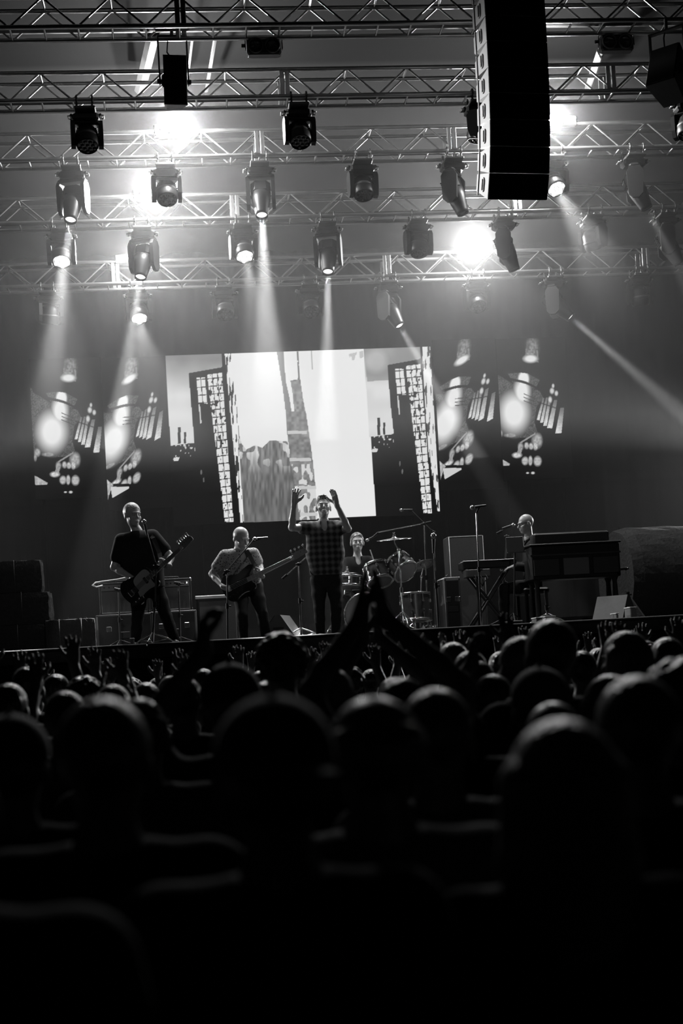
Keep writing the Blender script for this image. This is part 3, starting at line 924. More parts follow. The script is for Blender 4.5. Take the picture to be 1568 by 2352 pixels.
        q = np.concatenate(quads)
        q = q[(q >= 0).all(1)]
        me = bpy.data.meshes.new(name)
        me.vertices.add(len(vert)); me.vertices.foreach_set('co', vert.astype(np.float32).ravel())
        me.loops.add(len(q) * 4); me.loops.foreach_set('vertex_index', q.astype(np.int32).ravel())
        me.polygons.add(len(q)); me.polygons.foreach_set('loop_start', np.arange(0, len(q) * 4, 4, dtype=np.int32))
        me.polygons.foreach_set('use_smooth', np.ones(len(q), bool))
        me.materials.append(MATS[m] if isinstance(m, str) else m)
        me.update(calc_edges=True)
        return me

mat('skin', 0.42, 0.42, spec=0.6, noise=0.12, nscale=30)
mat('black_cloth', 0.016, 0.85, spec=0.15, noise=0.3, nscale=12)
mat('dark_denim', 0.022, 0.85, spec=0.15, noise=0.4, nscale=40)
mat('grey_cloth', 0.10, 0.85, spec=0.15, noise=0.3, nscale=20)
mat('dark_hair', 0.012, 0.31, sheen=0.35, spec=1.0, noise=0.5, nscale=60, bump=0.6, stretch=(1, 1, 0.25))
mat('mid_hair', 0.03, 0.31, sheen=0.35, spec=1.0, noise=0.5, nscale=60, bump=0.6, stretch=(1, 1, 0.25))
mat('white_hair', 0.5, 0.45, spec=0.8, noise=0.3, nscale=60, bump=0.6, stretch=(1, 1, 0.25))
mat('grey_hair', 0.18, 0.36, sheen=0.3, spec=1.0, noise=0.4, nscale=60, bump=0.6, stretch=(1, 1, 0.25))
mat('leather', 0.025, 0.45)
mat('cap_cloth', 0.03, 0.8, sheen=0.4, noise=0.3, nscale=40)
mat('pale_cap', 0.16, 0.8, noise=0.2, nscale=40)

def plaid(name, dark, light, sc):
    """crossed bands in both directions"""
    m = bpy.data.materials.new(name); m.use_nodes = True
    nt = m.node_tree; b = nt.nodes['Principled BSDF']
    b.inputs['Roughness'].default_value = 0.85
    tc = nt.nodes.new('ShaderNodeTexCoord'); sp = nt.nodes.new('ShaderNodeSeparateXYZ')
    nt.links.new(tc.outputs['Object'], sp.inputs[0])
    s = []
    for ax_ in ('X', 'Z'):
        a = nt.nodes.new('ShaderNodeMath'); a.operation = 'MULTIPLY'; a.inputs[1].default_value = sc
        nt.links.new(sp.outputs[ax_], a.inputs[0])
        c = nt.nodes.new('ShaderNodeMath'); c.operation = 'SINE'
        nt.links.new(a.outputs[0], c.inputs[0]); s.append(c)
    ad = nt.nodes.new('ShaderNodeMath'); ad.operation = 'ADD'
    nt.links.new(s[0].outputs[0], ad.inputs[0]); nt.links.new(s[1].outputs[0], ad.inputs[1])
    r = nt.nodes.new('ShaderNodeMapRange'); r.inputs['From Min'].default_value = -1.0; r.inputs['From Max'].default_value = 1.8
    r.inputs['To Min'].default_value = dark; r.inputs['To Max'].default_value = light
    nt.links.new(ad.outputs[0], r.inputs['Value']); nt.links.new(r.outputs['Result'], b.inputs['Base Color'])
    MATS[name] = m
plaid('plaid', 0.012, 0.15, 82.0)
def dotted(name, ground, dots, sc):
    m = bpy.data.materials.new(name); m.use_nodes = True
    nt = m.node_tree; b = nt.nodes['Principled BSDF']
    b.inputs['Roughness'].default_value = 0.85
    tc = nt.nodes.new('ShaderNodeTexCoord'); vo = nt.nodes.new('ShaderNodeTexVoronoi'); vo.inputs['Scale'].default_value = sc
    nt.links.new(tc.outputs['Object'], vo.inputs['Vector'])
    r = nt.nodes.new('ShaderNodeMapRange'); r.inputs['From Min'].default_value = 0.28; r.inputs['From Max'].default_value = 0.36
    r.inputs['To Min'].default_value = dots; r.inputs['To Max'].default_value = ground
    nt.links.new(vo.outputs['Distance'], r.inputs['Value']); nt.links.new(r.outputs['Result'], b.inputs['Base Color'])
    MATS[name] = m
dotted('dotted', 0.42, 0.05, 42.0)

def nrm(v):
    v = V3(v); return v / max(np.linalg.norm(v), 1e-9)
def head_frame(fwd, up=(0, 0, 1)):
    f = nrm(fwd); x = nrm(np.cross(f, up)); u = np.cross(x, f)
    return np.array([x, f, u])                   # rows: right-of-face (its own), forward, up
def head_ops(F, c, fwd, up=(0, 0, 1), s=1.0, k=0.02):
    """a head about 0.235 m tall; c its middle"""
    R = head_frame(fwd, up)
    c = V3(c)
    q = lambda x, y, z: c + s * (R[0] * x + R[1] * y + R[2] * z)
    e = lambda p, r, kk=k: F.ell(q(*p), [s * i for i in r], R, kk * s)
    e((0, -0.012, 0.030), (0.076, 0.096, 0.088))
    e((0, 0.022, -0.045), (0.058, 0.070, 0.072))
    e((0, 0.062, -0.092), (0.028, 0.026, 0.022))             # chin
    e((0, 0.080, 0.022), (0.052, 0.016, 0.012), .012)        # brow
    for sx in (-1, 1):
        F.sub(q(sx * 0.031, 0.098, 0.004), [s * 0.019, s * 0.018, s * 0.012], R, 0.012 * s)
        e((sx * 0.031, 0.079, 0.003), (0.013, 0.011, 0.010), .003)
        e((sx * 0.078, -0.006, -0.012), (0.010, 0.022, 0.033), .008)
        e((sx * 0.040, 0.062, -0.030), (0.024, 0.022, 0.020), .02)
    F.cap(q(0, 0.088, 0.008), q(0, 0.112, -0.030), 0.008 * s, 0.013 * s, 0.012 * s)
    e((0, 0.090, -0.060), (0.024, 0.010, 0.006), .006)
    e((0, 0.088, -0.071), (0.021, 0.010, 0.007), .006)
    return R, q
def hand_ops(F, wrist, d, palm, thumb_side, curl=0.15, spread=0.12, s=1.0, clasp=0.0):
    """wrist point, direction of the fingers d, palm = the way the palm looks, thumb_side = direction of the thumb"""
    w = V3(wrist); d = nrm(d); t = V3(thumb_side); t = nrm(t - d * (t @ d)); p = nrm(np.cross(d, t))
    if p @ V3(palm) < 0: p = -p
    F.cap(w - d * 0.02 * s, w + d * 0.03 * s, 0.025 * s, 0.026 * s, 0.02 * s)
    for o, r in ((0.026, .017), (0.009, .018), (-0.009, .018), (-0.026, .016)):
        F.cap(w + d * 0.02 * s + t * o * 0.7 * s, w + d * 0.085 * s + t * o * s, r * s, (r - .003) * s, 0.012 * s)
    lens = (0.070, 0.080, 0.074, 0.058)
    offs = (0.029, 0.010, -0.010, -0.028)
    for i in range(4):
        a = w + (d * 0.088 + t * offs[i]) * s
        dirn = nrm(d + t * spread * (1.5 - i) * 0.66)
        c = curl * (1 + 0.12 * i)
        r = (.0098, .0102, .0098, .0088)[i] * s
        L = lens[i] * s
        pts = [a]
        ang = 0.0
        for seg, fr in ((0, .44), (1, .31), (2, .25)):
            ang += c
            pts.append(pts[-1] + (dirn * math.cos(ang) + p * math.sin(ang)) * L * fr)
        F.chain(pts, [r * 1.05, r, r * .95, r * .85], 0.004 * s)
    a = w + (d * 0.025 + t * 0.022 + p * 0.006) * s
    b = a + (d * 0.032 + t * 0.034 + p * 0.010) * s
    c2 = b + nrm(d * 0.8 + t * (0.55 - clasp) + p * (0.25 + curl)) * 0.032 * s
    e2 = c2 + nrm(d * 0.9 + t * (0.25 - clasp) + p * (0.25 + curl)) * 0.026 * s
    F.chain([a, b, c2, e2], [0.017 * s, 0.014 * s, 0.012 * s, 0.0095 * s], 0.01 * s)

def torso_cols(J):
    """two columns from hips to shoulders give the flattened trunk"""
    return [(V3(J['hipL']), V3(J['shL'])), (V3(J['hipR']), V3(J['shR']))]
def person(name, J, label, group=None, h=0.008, skin='skin', shirt='black_cloth', pants='dark_denim', hair=None, hair_style='short', sleeve=0.55, hem=0.0,
           hands=None, fwd=(0, -1, 0), head_up=(0, 0, 1), hs=1.06, loose=0.016, shoes=True, bulk=1.0, origin=None, cat='person', tuck=False, hat=None, collar=False, vneck=False):
    """J: joints in world coordinates; returns the Empty that parents body and clothes"""
    g = lambda k: V3(J[k])
    if origin is None:
        origin = (g('ankL') + g('ankR')) / 2
        origin[2] = min(g('ankL')[2], g('ankR')[2]) - 0.075
    root = thing(name, label, cat, tuple(origin), group=group)
    neck, head = g('neck'), g('head')
    chest = (g('shL') + g('shR')) / 2
    pelv = (g('hipL') + g('hipR')) / 2
    spine = nrm(chest - pelv)
    def trunk(F, add, low=0.0):
        b = bulk
        for hp, sh in torso_cols(J):
            m = (hp + sh) / 2
            hi_ = hp + (pelv - hp) * 0.12
            s_in = sh + (chest - sh) * 0.34 - spine * 0.055
            F.cap(hi_ - spine * low, m + (pelv + chest - hp - sh) * 0.06, 0.098 * b + add, 0.093 * b + add, 0.06)
            F.cap(m + (pelv + chest - hp - sh) * 0.06, s_in, 0.093 * b + add, 0.100 * b + add, 0.06)
            F.cap(sh + (chest - sh) * 0.10, chest + spine * 0.022, 0.050 * b + add, 0.056 + add, 0.05)
        F.cap(pelv - spine * low, chest - spine * 0.08, 0.108 * b + add, 0.115 * b + add, 0.06)
    # ---- body, one continuous skin
    F = Field(h)
    trunk(F, -0.012)
    F.cap(chest + spine * 0.0, neck, 0.062, 0.056, 0.05)
    hb = head - nrm(V3(head_up)) * 0.06 * hs - nrm(V3(fwd)) * 0.02
    F.cap(neck, hb, 0.055, 0.053, 0.03)
    R, hq = head_ops(F, head, fwd, head_up, hs)
    for sd in 'LR':
        sh, el, wr = g('sh' + sd), g('el' + sd), g('wr' + sd)
        F.chain([sh, sh + (el - sh) * 0.4, el], [0.058 * bulk, 0.052 * bulk, 0.041], 0.03)
        F.chain([el, el + (wr - el) * 0.3, wr], [0.041, 0.042, 0.028], 0.02)
        if hands and hands.get(sd):
            H = hands[sd]
            hand_ops(F, wr, H[0], H[1], H[2], *(H[3:]))
        hp, kn, an = g('hip' + sd), g('kn' + sd), g('ank' + sd)
        F.chain([hp, hp + (kn - hp) * .5, kn], [0.082, 0.072, 0.052], 0.03)
        F.chain([kn, kn + (an - kn) * .35, an], [0.052, 0.054, 0.036], 0.02)
        toe = g('toe' + sd)
        F.cap(an - V3((0, 0, 0.03)), toe, 0.034, 0.028, 0.02)
    inst('body', F.mesh('body', skin, origin), root)
    # ---- shirt
    F = Field(h)
    trunk(F, loose * 0.9, low=hem)
    for sd in 'LR':
        sh, el = g('sh' + sd), g('el' + sd)
        wr = g('wr' + sd)
        if sleeve <= 1:
            e = sh + (el - sh) * sleeve
            F.cap(sh, e, 0.062 * bulk + loose, 0.054 + loose * 1.5, 0.03)
        else:
            F.cap(sh, el, 0.062 * bulk + loose, 0.046 + loose, 0.03)
            F.cap(el, el + (wr - el) * (sleeve - 1), 0.046 + loose, 0.036 + loose, 0.02)
    for sd in 'LR':
        sh, el = g('sh' + sd), g('el' + sd)
        if sleeve <= 1:
            pass
    F.sub(neck + spine * 0.045, (0.074, 0.074, 0.060), None, 0.01)
    nf_ = nrm(V3(fwd) - spine * (V3(fwd) @ spine))
    if vneck: F.sub(neck + nf_ * 0.085 - spine * 0.03, (0.04, 0.06, 0.10), None, 0.01)
    F.cut(pelv - spine * (0.03 + hem), -spine)
    so = inst('shirt', F.mesh('shirt', shirt, origin), root)
    if collar:
        Fc = Field(h)
        nf = nrm(V3(fwd) - spine * (V3(fwd) @ spine))
        rt = nrm(np.cross(nf, spine))
        for s in (-1, 1):
            Fc.chain([neck - nf * 0.055, neck + rt * s * 0.066 - spine * 0.005, neck + rt * s * 0.050 + nf * 0.062 - spine * 0.05, neck + rt * s * 0.06 + nf * 0.095 - spine * 0.10], [0.014, 0.015, 0.016, 0.010], 0.01)
        inst('collar', Fc.mesh('collar', shirt, origin), root)
    # ---- trousers and shoes
    F = Field(h)
    trunk_low = 0.0
    for sd in 'LR':
        hp, kn, an = g('hip' + sd), g('kn' + sd), g('ank' + sd)
        F.cap(hp + (pelv - hp) * 0.15 + spine * 0.06, hp, 0.10 * bulk, 0.098, 0.05)
        F.chain([hp, hp + (kn - hp) * .5, kn], [0.098, 0.086, 0.068], 0.03)
        F.chain([kn, kn + (an - kn) * .4, an], [0.068, 0.066, 0.058], 0.02)
    F.cap(pelv + spine * 0.05, pelv - spine * 0.02, 0.112 * bulk, 0.10, 0.05)
    inst('trousers', F.mesh('trousers', pants, origin), root)
    if shoes:
        for sd in 'LR':
            an, toe = g('ank' + sd), g('toe' + sd)
            Fs = Field(h)
            Fs.cap(an - V3((0, 0, 0.035)), toe, 0.042, 0.036, 0.02).cap(an, an - V3((0, 0, .04)), .045, .043, .02)
            Fs.cut((0, 0, an[2] - 0.072), (0, 0, -1))
            inst('shoe', Fs.mesh('shoe', 'leather', origin), root)
    # ---- hair and hats
    if hair:
        F = Field(h)
        e = lambda p, r, kk=.02: F.ell(hq(*p), [hs * i for i in r], R, kk)
        if hair_style == 'short':
            e((0, -0.018, 0.036), (0.083, 0.103, 0.094))
            F.cut(hq(0, 0.055, 0.045), R[1] * 0.8 - R[2] * 0.62)
            F.cut(hq(0, 0, -0.035), -R[2])
        elif hair_style == 'tall':
            e((0, -0.018, 0.036), (0.081, 0.101, 0.092))
            for i in range(5):
                e((0, 0.05 - i * 0.028, 0.108 + 0.006 * math.sin(i * 0.9)), (0.040, 0.030, 0.022), .04)
            F.cut(hq(0, 0.055, 0.05), R[1] * 0.8 - R[2] * 0.62)
            F.cut(hq(0, 0, -0.03), -R[2])
        elif hair_style == 'curly':
            for i in range(46):
                a, b = i * 2.399, math.acos(1 - 1.35 * (i + .5) / 46)
                e((0.082 * math.sin(b) * math.cos(a), -0.02 + 0.10 * math.sin(b) * math.sin(a), 0.036 + 0.092 * math.cos(b)), (0.028, 0.028, 0.026), .012)
            e((0, -0.018, 0.036), (0.083, 0.103, 0.094))
            F.cut(hq(0, 0.06, 0.045), R[1] * 0.8 - R[2] * 0.62)
            F.cut(hq(0, 0, -0.06), -R[2])
        elif hair_style == 'long':
            e((0, -0.020, 0.034), (0.090, 0.108, 0.098))
            F.cut(hq(0, 0.055, 0.045), R[1] * 0.8 - R[2] * 0.62)
            for i in range(9):
                a = math.pi * (i / 8.0)
                x, y = 0.075 * math.cos(a), -0.02 - 0.075 * math.sin(a)
                F.chain([hq(x, y, 0.03), hq(x * 1.1, y * 1.05, -0.10), hq(x * 1.2, y * 1.1 - .01, -0.24)], [0.036, 0.036, 0.02], 0.02)
        elif hair_style == 'ring':          # bald on top, hair round the sides
            e((0, -0.020, 0.024), (0.083, 0.103, 0.092))
            F.cut(hq(0, 0, 0.045), R[2] * 1.0 + R[1] * 0.35)
            F.cut(hq(0, 0.02, 0.0), R[1])
            F.cut(hq(0, 0, -0.055), -R[2])
        inst('hair', F.mesh('hair', hair, origin), root)
    if hat:
        F = Field(h)
        e = lambda p, r, kk=.02: F.ell(hq(*p), [hs * i for i in r], R, kk)
        e((0, -0.014, 0.045), (0.090, 0.110, 0.092))
        F.cut(hq(0, 0, 0.018), -R[2])
        dirn = -1 if hat[1] == 'back' else 1
        F.ell(hq(0, dirn * 0.135, 0.028), [hs * .075, hs * .075, hs * .012], R, .01)
        if dirn < 0:
            F.ell(hq(0, 0.10, 0.03), [hs * .04, hs * .03, hs * .03], R, .01)
        F.cap(hq(0, -0.014, 0.138), hq(0, -0.014, 0.141), 0.010, 0.010, .004)
        inst('cap', F.mesh('cap', hat[0], origin), root)
    return root
# ------------------------------------------------------------------ the band
def joints(Y, d, floor=STAGE_Z):
    """pixel joints (x, y, dy) to world points; ankles stand on the floor"""
    J = {}
    for k, v in d.items():
        dy = v[2] if len(v) > 2 else 0.0
        p = P(v[0], v[1], Y + dy)
        if k.startswith('ank'):
            p.z = floor + 0.078
        J[k] = np.array(p)
    for s in 'LR':
        if 'toe' + s not in J:
            J['toe' + s] = J['ank' + s] + np.array((0.02 * (-1 if s == 'L' else 1), -0.17, -0.040))
    return J

SING_Y = 17.5
J = joints(SING_Y, dict(head=(742, 1166, -0.03), neck=(743, 1200), shL=(712, 1213), shR=(776, 1210), elL=(670, 1212, -0.20), wrL=(675, 1157, -0.26),
                        elR=(799, 1215, -0.20), wrR=(773, 1158, -0.28), hipL=(731, 1333), hipR=(768, 1332), knL=(733, 1397, -0.05), knR=(772, 1396, -0.05), ankL=(736, 1455), ankR=(771, 1455)))
person('person', J, 'singer in a plaid short-sleeved shirt with both arms raised before the big screen', hair='mid_hair', hair_style='tall', shirt='plaid', sleeve=0.40, hem=-0.09,
       hands={'L': ((0.22, -0.05, 1), (0, -1, 0), (1, 0.1, 0.1), 0.10, 0.20, 1.15), 'R': ((-0.20, 0, 1), (-0.8, -0.5, 0), (-0.6, 0.6, 0), 0.12, 0.04, 1.15)},
       fwd=(0.0, -1, 0.22), head_up=(0, 0.22, 1), loose=0.018, collar=True, vneck=True, h=0.0065, hs=1.15)

GUI_Y = 16.75
J = joints(GUI_Y, dict(head=(304, 1183, -0.02), neck=(314, 1219), shL=(279, 1242), shR=(351, 1233, -0.03), elL=(262, 1303, 0.02), wrL=(307, 1330, -0.23),
                       elR=(392, 1278, -0.10), wrR=(387, 1299, -0.30), hipL=(320, 1350), hipR=(357, 1348), knL=(316, 1420, -0.06), knR=(382, 1416, -0.05), ankL=(312, 1480), ankR=(402, 1480)))
person('person', J, 'guitarist in a black T-shirt singing at a slanted microphone', hair='white_hair', hair_style='short', shirt='black_cloth', sleeve=0.62, hem=0.0, bulk=1.12,
       hands={'L': ((0.9, -0.1, -0.25), (0, 1, 0.2), (0, -0.2, 1), 0.35, 0.05), 'R': ((-0.55, 0.25, 0.15), (0, -1, 0.2), (0.2, -0.3, 1), 0.75, 0.05)},
       fwd=(0.55, -0.85, -0.10), h=0.0075, hs=1.15)

BASS_Y = 17.7
J = joints(BASS_Y, dict(head=(553, 1236, -0.20), neck=(549, 1265, -0.12), shL=(515, 1275, -0.10), shR=(583, 1271, -0.12), elL=(487, 1318, -0.05), wrL=(514, 1349, -0.26),
                        elR=(596, 1300, -0.12), wrR=(601, 1323, -0.34), hipL=(551, 1348, 0.05), hipR=(585, 1346, 0.05), knL=(556, 1412, -0.16), knR=(602, 1410, -0.12), ankL=(560, 1470, 0.05), ankR=(611, 1470, 0.05)))
person('person', J, 'bald bass player in a speckled short-sleeved shirt, bent over his bass', shirt='dotted', sleeve=0.62, hem=-0.03, bulk=0.92, loose=0.010,
       hands={'L': ((0.8, -0.05, -0.4), (0, 1, 0.2), (0.1, -0.2, 1), 0.35, 0.08), 'R': ((-0.5, 0.30, 0.4), (0, -1, 0.3), (0.2, -0.3, 1), 0.7, 0.06)},
       fwd=(0.55, -0.75, -0.42), head_up=(0.2, -0.3, 1), collar=True, vneck=True, h=0.0075, hs=1.15)

DRUM_Y = 19.4
J = joints(DRUM_Y, dict(head=(820, 1246, -0.03), neck=(821, 1280), shL=(797, 1293), shR=(846, 1290), elL=(789, 1332, -0.14), wrL=(812, 1328, -0.40),
                        elR=(862, 1326, -0.12), wrR=(860, 1300, -0.36), hipL=(806, 1372), hipR=(833, 1372), knL=(786, 1382, -0.42), knR=(852, 1382, -0.42), ankL=(784, 1470, -0.36), ankR=(856, 1470, -0.36)))
person('person', J, 'drummer in a dark V-neck top seated behind the drum kit', hair='mid_hair', hair_style='short', shirt='black_cloth', sleeve=0.7, hem=-0.02,
       hands={'L': ((0.3, -0.9, 0.0), (0, 0, -1), (0.6, 0, 0.4), 0.8, 0.03), 'R': ((-0.3, -0.8, 0.3), (0, 0, -1), (-0.6, 0, 0.4), 0.8, 0.03)}, fwd=(0, -1, 0.02), h=0.008, vneck=True, hs=1.12)

KEY_Y = 18.5
J = joints(KEY_Y, dict(head=(1207, 1203, 0.0), neck=(1214, 1236, 0.0), shL=(1226, 1254, -0.17), shR=(1218, 1250, 0.19), elL=(1222, 1305, -0.22), wrL=(1180, 1302, -0.26),
                       elR=(1212, 1302, 0.22), wrR=(1172, 1299, 0.10), hipL=(1224, 1345, -0.10), hipR=(1222, 1345, 0.11), knL=(1158, 1352, -0.14), knR=(1156, 1352, 0.16), ankL=(1160, 1455, -0.14), ankR=(1158, 1455, 0.16),
                       toeL=(1132, 1462, -0.14), toeR=(1130, 1462, 0.16)))
for s_ in 'LR': J['toe' + s_][2] = STAGE_Z + 0.04
kp = person('person', J, 'bald keyboard player with glasses and a dark jacket seen in profile', shirt='black_cloth', sleeve=1.85, hem=0.0,
       hands={'L': ((-1, 0, -0.15), (0, 0, -1), (0, 0.6, 0.2), 0.3, 0.1), 'R': ((-1, 0, -0.15), (0, 0, -1), (0, -0.6, 0.2), 0.3, 0.1)}, fwd=(-1, -0.22, -0.16), head_up=(-0.1, 0, 1), h=0.0075, collar=True)
# glasses of the keyboard player
_R = head_frame((-1, -0.22, -0.16), (-0.1, 0, 1)); _c = J['head'] - np.array(kp.location)
gq = lambda x, y, z: Vector(_c + 1.06 * (_R[0] * x + _R[1] * y + _R[2] * z))
gm = MB()
for s_ in (-1, 1):
    gm.tube([gq(s_ * 0.033 + 0.024 * math.cos(a), 0.100, 0.004 + 0.018 * math.sin(a)) for a in [i * math.pi / 5 for i in range(10)]], 0.0028, 6, closed=True)
    gm.tube([gq(s_ * 0.057, 0.098, 0.010), gq(s_ * 0.082, 0.04, 0.010), gq(s_ * 0.086, -0.012, 0.006)], 0.0028, 6)
gm.tube([gq(-0.009, 0.104, 0.008), gq(0.009, 0.104, 0.008)], 0.0028, 6)
gm.build('glasses', 'black_plastic', kp)

# ------------------------------------------------------------------ guitars
mat('lacquer_black', 0.015, 0.18, spec=0.6)
mat('pickguard', 0.30, 0.35)
mat('maple', 0.30, 0.4, noise=0.2, nscale=30)
mat('rosewood', 0.06, 0.5, noise=0.3, nscale=30)
mat('strings', 0.7, 0.3, 1.0)
def smooth_loop(pts, n=5):
    out = []
    m = len(pts)
    for i in range(m):
        p0, p1, p2, p3 = (Vector((*pts[(i + j - 1) % m], 0)) for j in range(4))
        for k in range(n):
            t = k / n
            q = 0.5 * ((2 * p1) + (p2 - p0) * t + (2 * p0 - 5 * p1 + 4 * p2 - p3) * t * t + (3 * p1 - p0 - 3 * p2 + p3) * t ** 3)
            out.append((q.x, q.y))
    return out
def guitar(name, label, cat, a, b, face, L, bass):
    """a, b: world points of the body end and of the headstock tip; face: the way the front looks"""
    a, b = Vector(a), Vector(b)
    x = (b - a).normalized(); z = (Vector(face) - x * Vector(face).dot(x)).normalized(); y = z.cross(x)
    s = (b - a).length / L
    t = thing(name, label, cat)
    t.matrix_world = Matrix(((x.x * s, y.x * s, z.x * s, a.x), (x.y * s, y.y * s, z.y * s, a.y), (x.z * s, y.z * s, z.z * s, a.z), (0, 0, 0, 1)))
    if bass:
        ol = [(0, 0), (0.015, .11), (.08, .17), (.17, .15), (.25, .125), (.34, .15), (.43, .17), (.475, .135), (.43, .09), (.385, .045), (.385, -.045), (.41, -.085), (.40, -.125), (.34, -.14), (.26, -.125), (.18, -.14), (.10, -.175), (.03, -.13)]
        nl, hw, hx = .40, .032, 0.94
    else:
        ol = [(0, 0), (.012, .09), (.07, .155), (.15, .145), (.23, .12), (.31, .135), (.375, .125), (.405, .07), (.40, .03), (.365, -.035), (.385, -.07), (.405, -.10), (.37, -.135), (.29, -.12), (.20, -.12), (.11, -.16), (.03, -.115)]
        nl, hw, hx = .37, .027, 0.80
    loop = smooth_loop(ol)
    body = MB().prism(loop, -0.022, 0.018)
    body.prism([(p[0] * .97 + .006, p[1] * .95) for p in loop], 0.018, 0.022)
    body.build('body', 'lacquer_black', t)
    if bass:
        pg = smooth_loop([(.12, -.02), (.16, .02), (.30, .07), (.40, .08), (.38, .03), (.38, -.04), (.36, -.10), (.27, -.09), (.16, -.13), (.10, -.09)])
        MB().prism(pg, 0.022, 0.026).build('pickguard', 'lacquer_black', t)
    else:
        pg = smooth_loop([(.17, .02), (.20, .09), (.30, .11), (.365, .10), (.385, .04), (.35, -.04), (.345, -.11), (.27, -.10), (.20, -.10), (.14, -.11), (.15, -.05)])
        MB().prism(pg, 0.022, 0.026).build('pickguard', 'pickguard', t)
        MB().box((.095, -.10, .025), (.16, .035, .004), M=Matrix.Rotation(-0.10, 4, 'Z')).build('control_plate', 'chrome', t)
    nk = MB().add([(nl - .06, -hw, .016), (nl - .06, hw, .016), (hx, hw * .75, .016), (hx, -hw * .75, .016), (nl - .06, -hw * .8, .034), (nl - .06, hw * .8, .034), (hx, hw * .65, .034), (hx, -hw * .65, .034)],
                  [(0, 1, 2, 3), (7, 6, 5, 4), (0, 4, 5, 1), (1, 5, 6, 2), (2, 6, 7, 3), (3, 7, 4, 0)])
    nk.cyl((nl, 0, .012), (hx, 0, .012), hw * .8, hw * .65, n=8)
    nk.build('neck', 'maple', t)
    fb = MB().box(((nl + hx) / 2 - .03, 0, .036), (hx - nl + .06, hw * 1.55, .006))
    fb.build('fretboard', 'rosewood' if not bass else 'maple', t)
    fr = MB()
    for i in range(20):
        fr.box((nl - .05 + (hx - nl + .05) * (1 - 0.94 ** i) / (1 - 0.94 ** 20), 0, .0395), (.002, hw * 1.5, .002))
    fr.build('frets', 'strings', t)
    hl = L - hx
    hs_ = smooth_loop([(hx, -.022), (hx + .02, -.03), (hx + hl * .35, -.030), (hx + hl * .75, -.018), (hx + hl * .97, -.018), (hx + hl, .012), (hx + hl * .9, .045), (hx + hl * .45, .05), (hx + .03, .045), (hx, .022)], 3)
    MB().prism(hs_, 0.012, 0.026).build('headstock', 'maple', t)
    npeg = 4 if bass else 6
    for i in range(npeg):
        xx = hx + hl * (0.16 + 0.74 * i / (npeg - 1))
        MB().cyl((xx, .03, .02), (xx, .075, .02), .004, n=6).sphere((xx, .082 if not bass else .09, .02), (.011, .010, .006) if not bass else (.015, .014, .007), 8, 6).cyl((xx, .022, .024), (xx, .022, .036), .005, n=6).build('tuning_peg', 'chrome', t)
    nst = 4 if bass else 6
    st = MB()
    for i in range(nst):
        yy = (i - (nst - 1) / 2) * hw * 1.3 / (nst - 1)
        st.cyl((.10, yy * 1.3, .034), (hx + .04, yy, .043), .0013 if not bass else .002, n=4, caps=False)
    st.build('strings', 'strings', t)
    MB().box((.09, 0, .028), (.05, .07, .014), bevel=.004).build('bridge', 'chrome', t)
    for px_ in ((.16, .30) if not bass else (.20,)):
        MB().box((px_, 0, .029), (.03 if not bass else .05, .075, .010), bevel=.006).build('pickup', 'black_plastic', t)
    for k in range(2 if not bass else 3):
        MB().cyl((.06 + .05 * k, -.10 + .006 * k, .024), (.06 + .05 * k, -.10 + .006 * k, .042), .010, n=10).build('knob', 'chrome', t)
    return t
guitar('electric_guitar', 'black electric guitar with a pale pickguard held by the guitarist', 'guitar', P(289, 1376, GUI_Y - 0.22), P(443, 1236, GUI_Y - 0.40), (-0.05, -1, 0.15), 0.98, False)
guitar('bass_guitar', 'long-necked dark bass guitar held by the bald bass player', 'bass guitar', P(513, 1360, BASS_Y - 0.24), P(706, 1266, BASS_Y - 0.50), (-0.05, -1, 0.2), 1.16, True)
# straps
def strap(pts, w, label):
    pts = [Vector(p) for p in pts]
    vs, fs = [], []
    for i, p in enumerate(pts):
        d = (pts[min(i + 1, len(pts) - 1)] - pts[max(i - 1, 0)]).normalized()
        s = d.cross(Vector((0, -1, 0.1))).normalized() * w / 2
        n = s.cross(d).normalized() * 0.002
        vs += [p - s - n, p + s - n, p + s + n, p - s + n]
    for i in range(len(pts) - 1):
        for k in range(4):
            fs.append((4 * i + k, 4 * i + (k + 1) % 4, 4 * i + 4 + (k + 1) % 4, 4 * i + 4 + k))
    return tag(MB().add([v - pts[0] for v in vs], fs).build('guitar_strap', 'leather', None, pts[0]), label, 'strap')
strap([P(590, 1308, BASS_Y - 0.34), P(583, 1295, BASS_Y - 0.30), P(573, 1276, BASS_Y - 0.27), P(566, 1264, BASS_Y - 0.22), P(560, 1260, BASS_Y - 0.1)], 0.05, 'leather strap over the shoulder of the bald bass player')
strap([P(372, 1302, GUI_Y - 0.34), P(366, 1270, GUI_Y - 0.24), P(352, 1236, GUI_Y - 0.16), P(338, 1222, GUI_Y - 0.08), P(330, 1221, GUI_Y + 0.05)], 0.05, 'black strap over the shoulder of the guitarist')

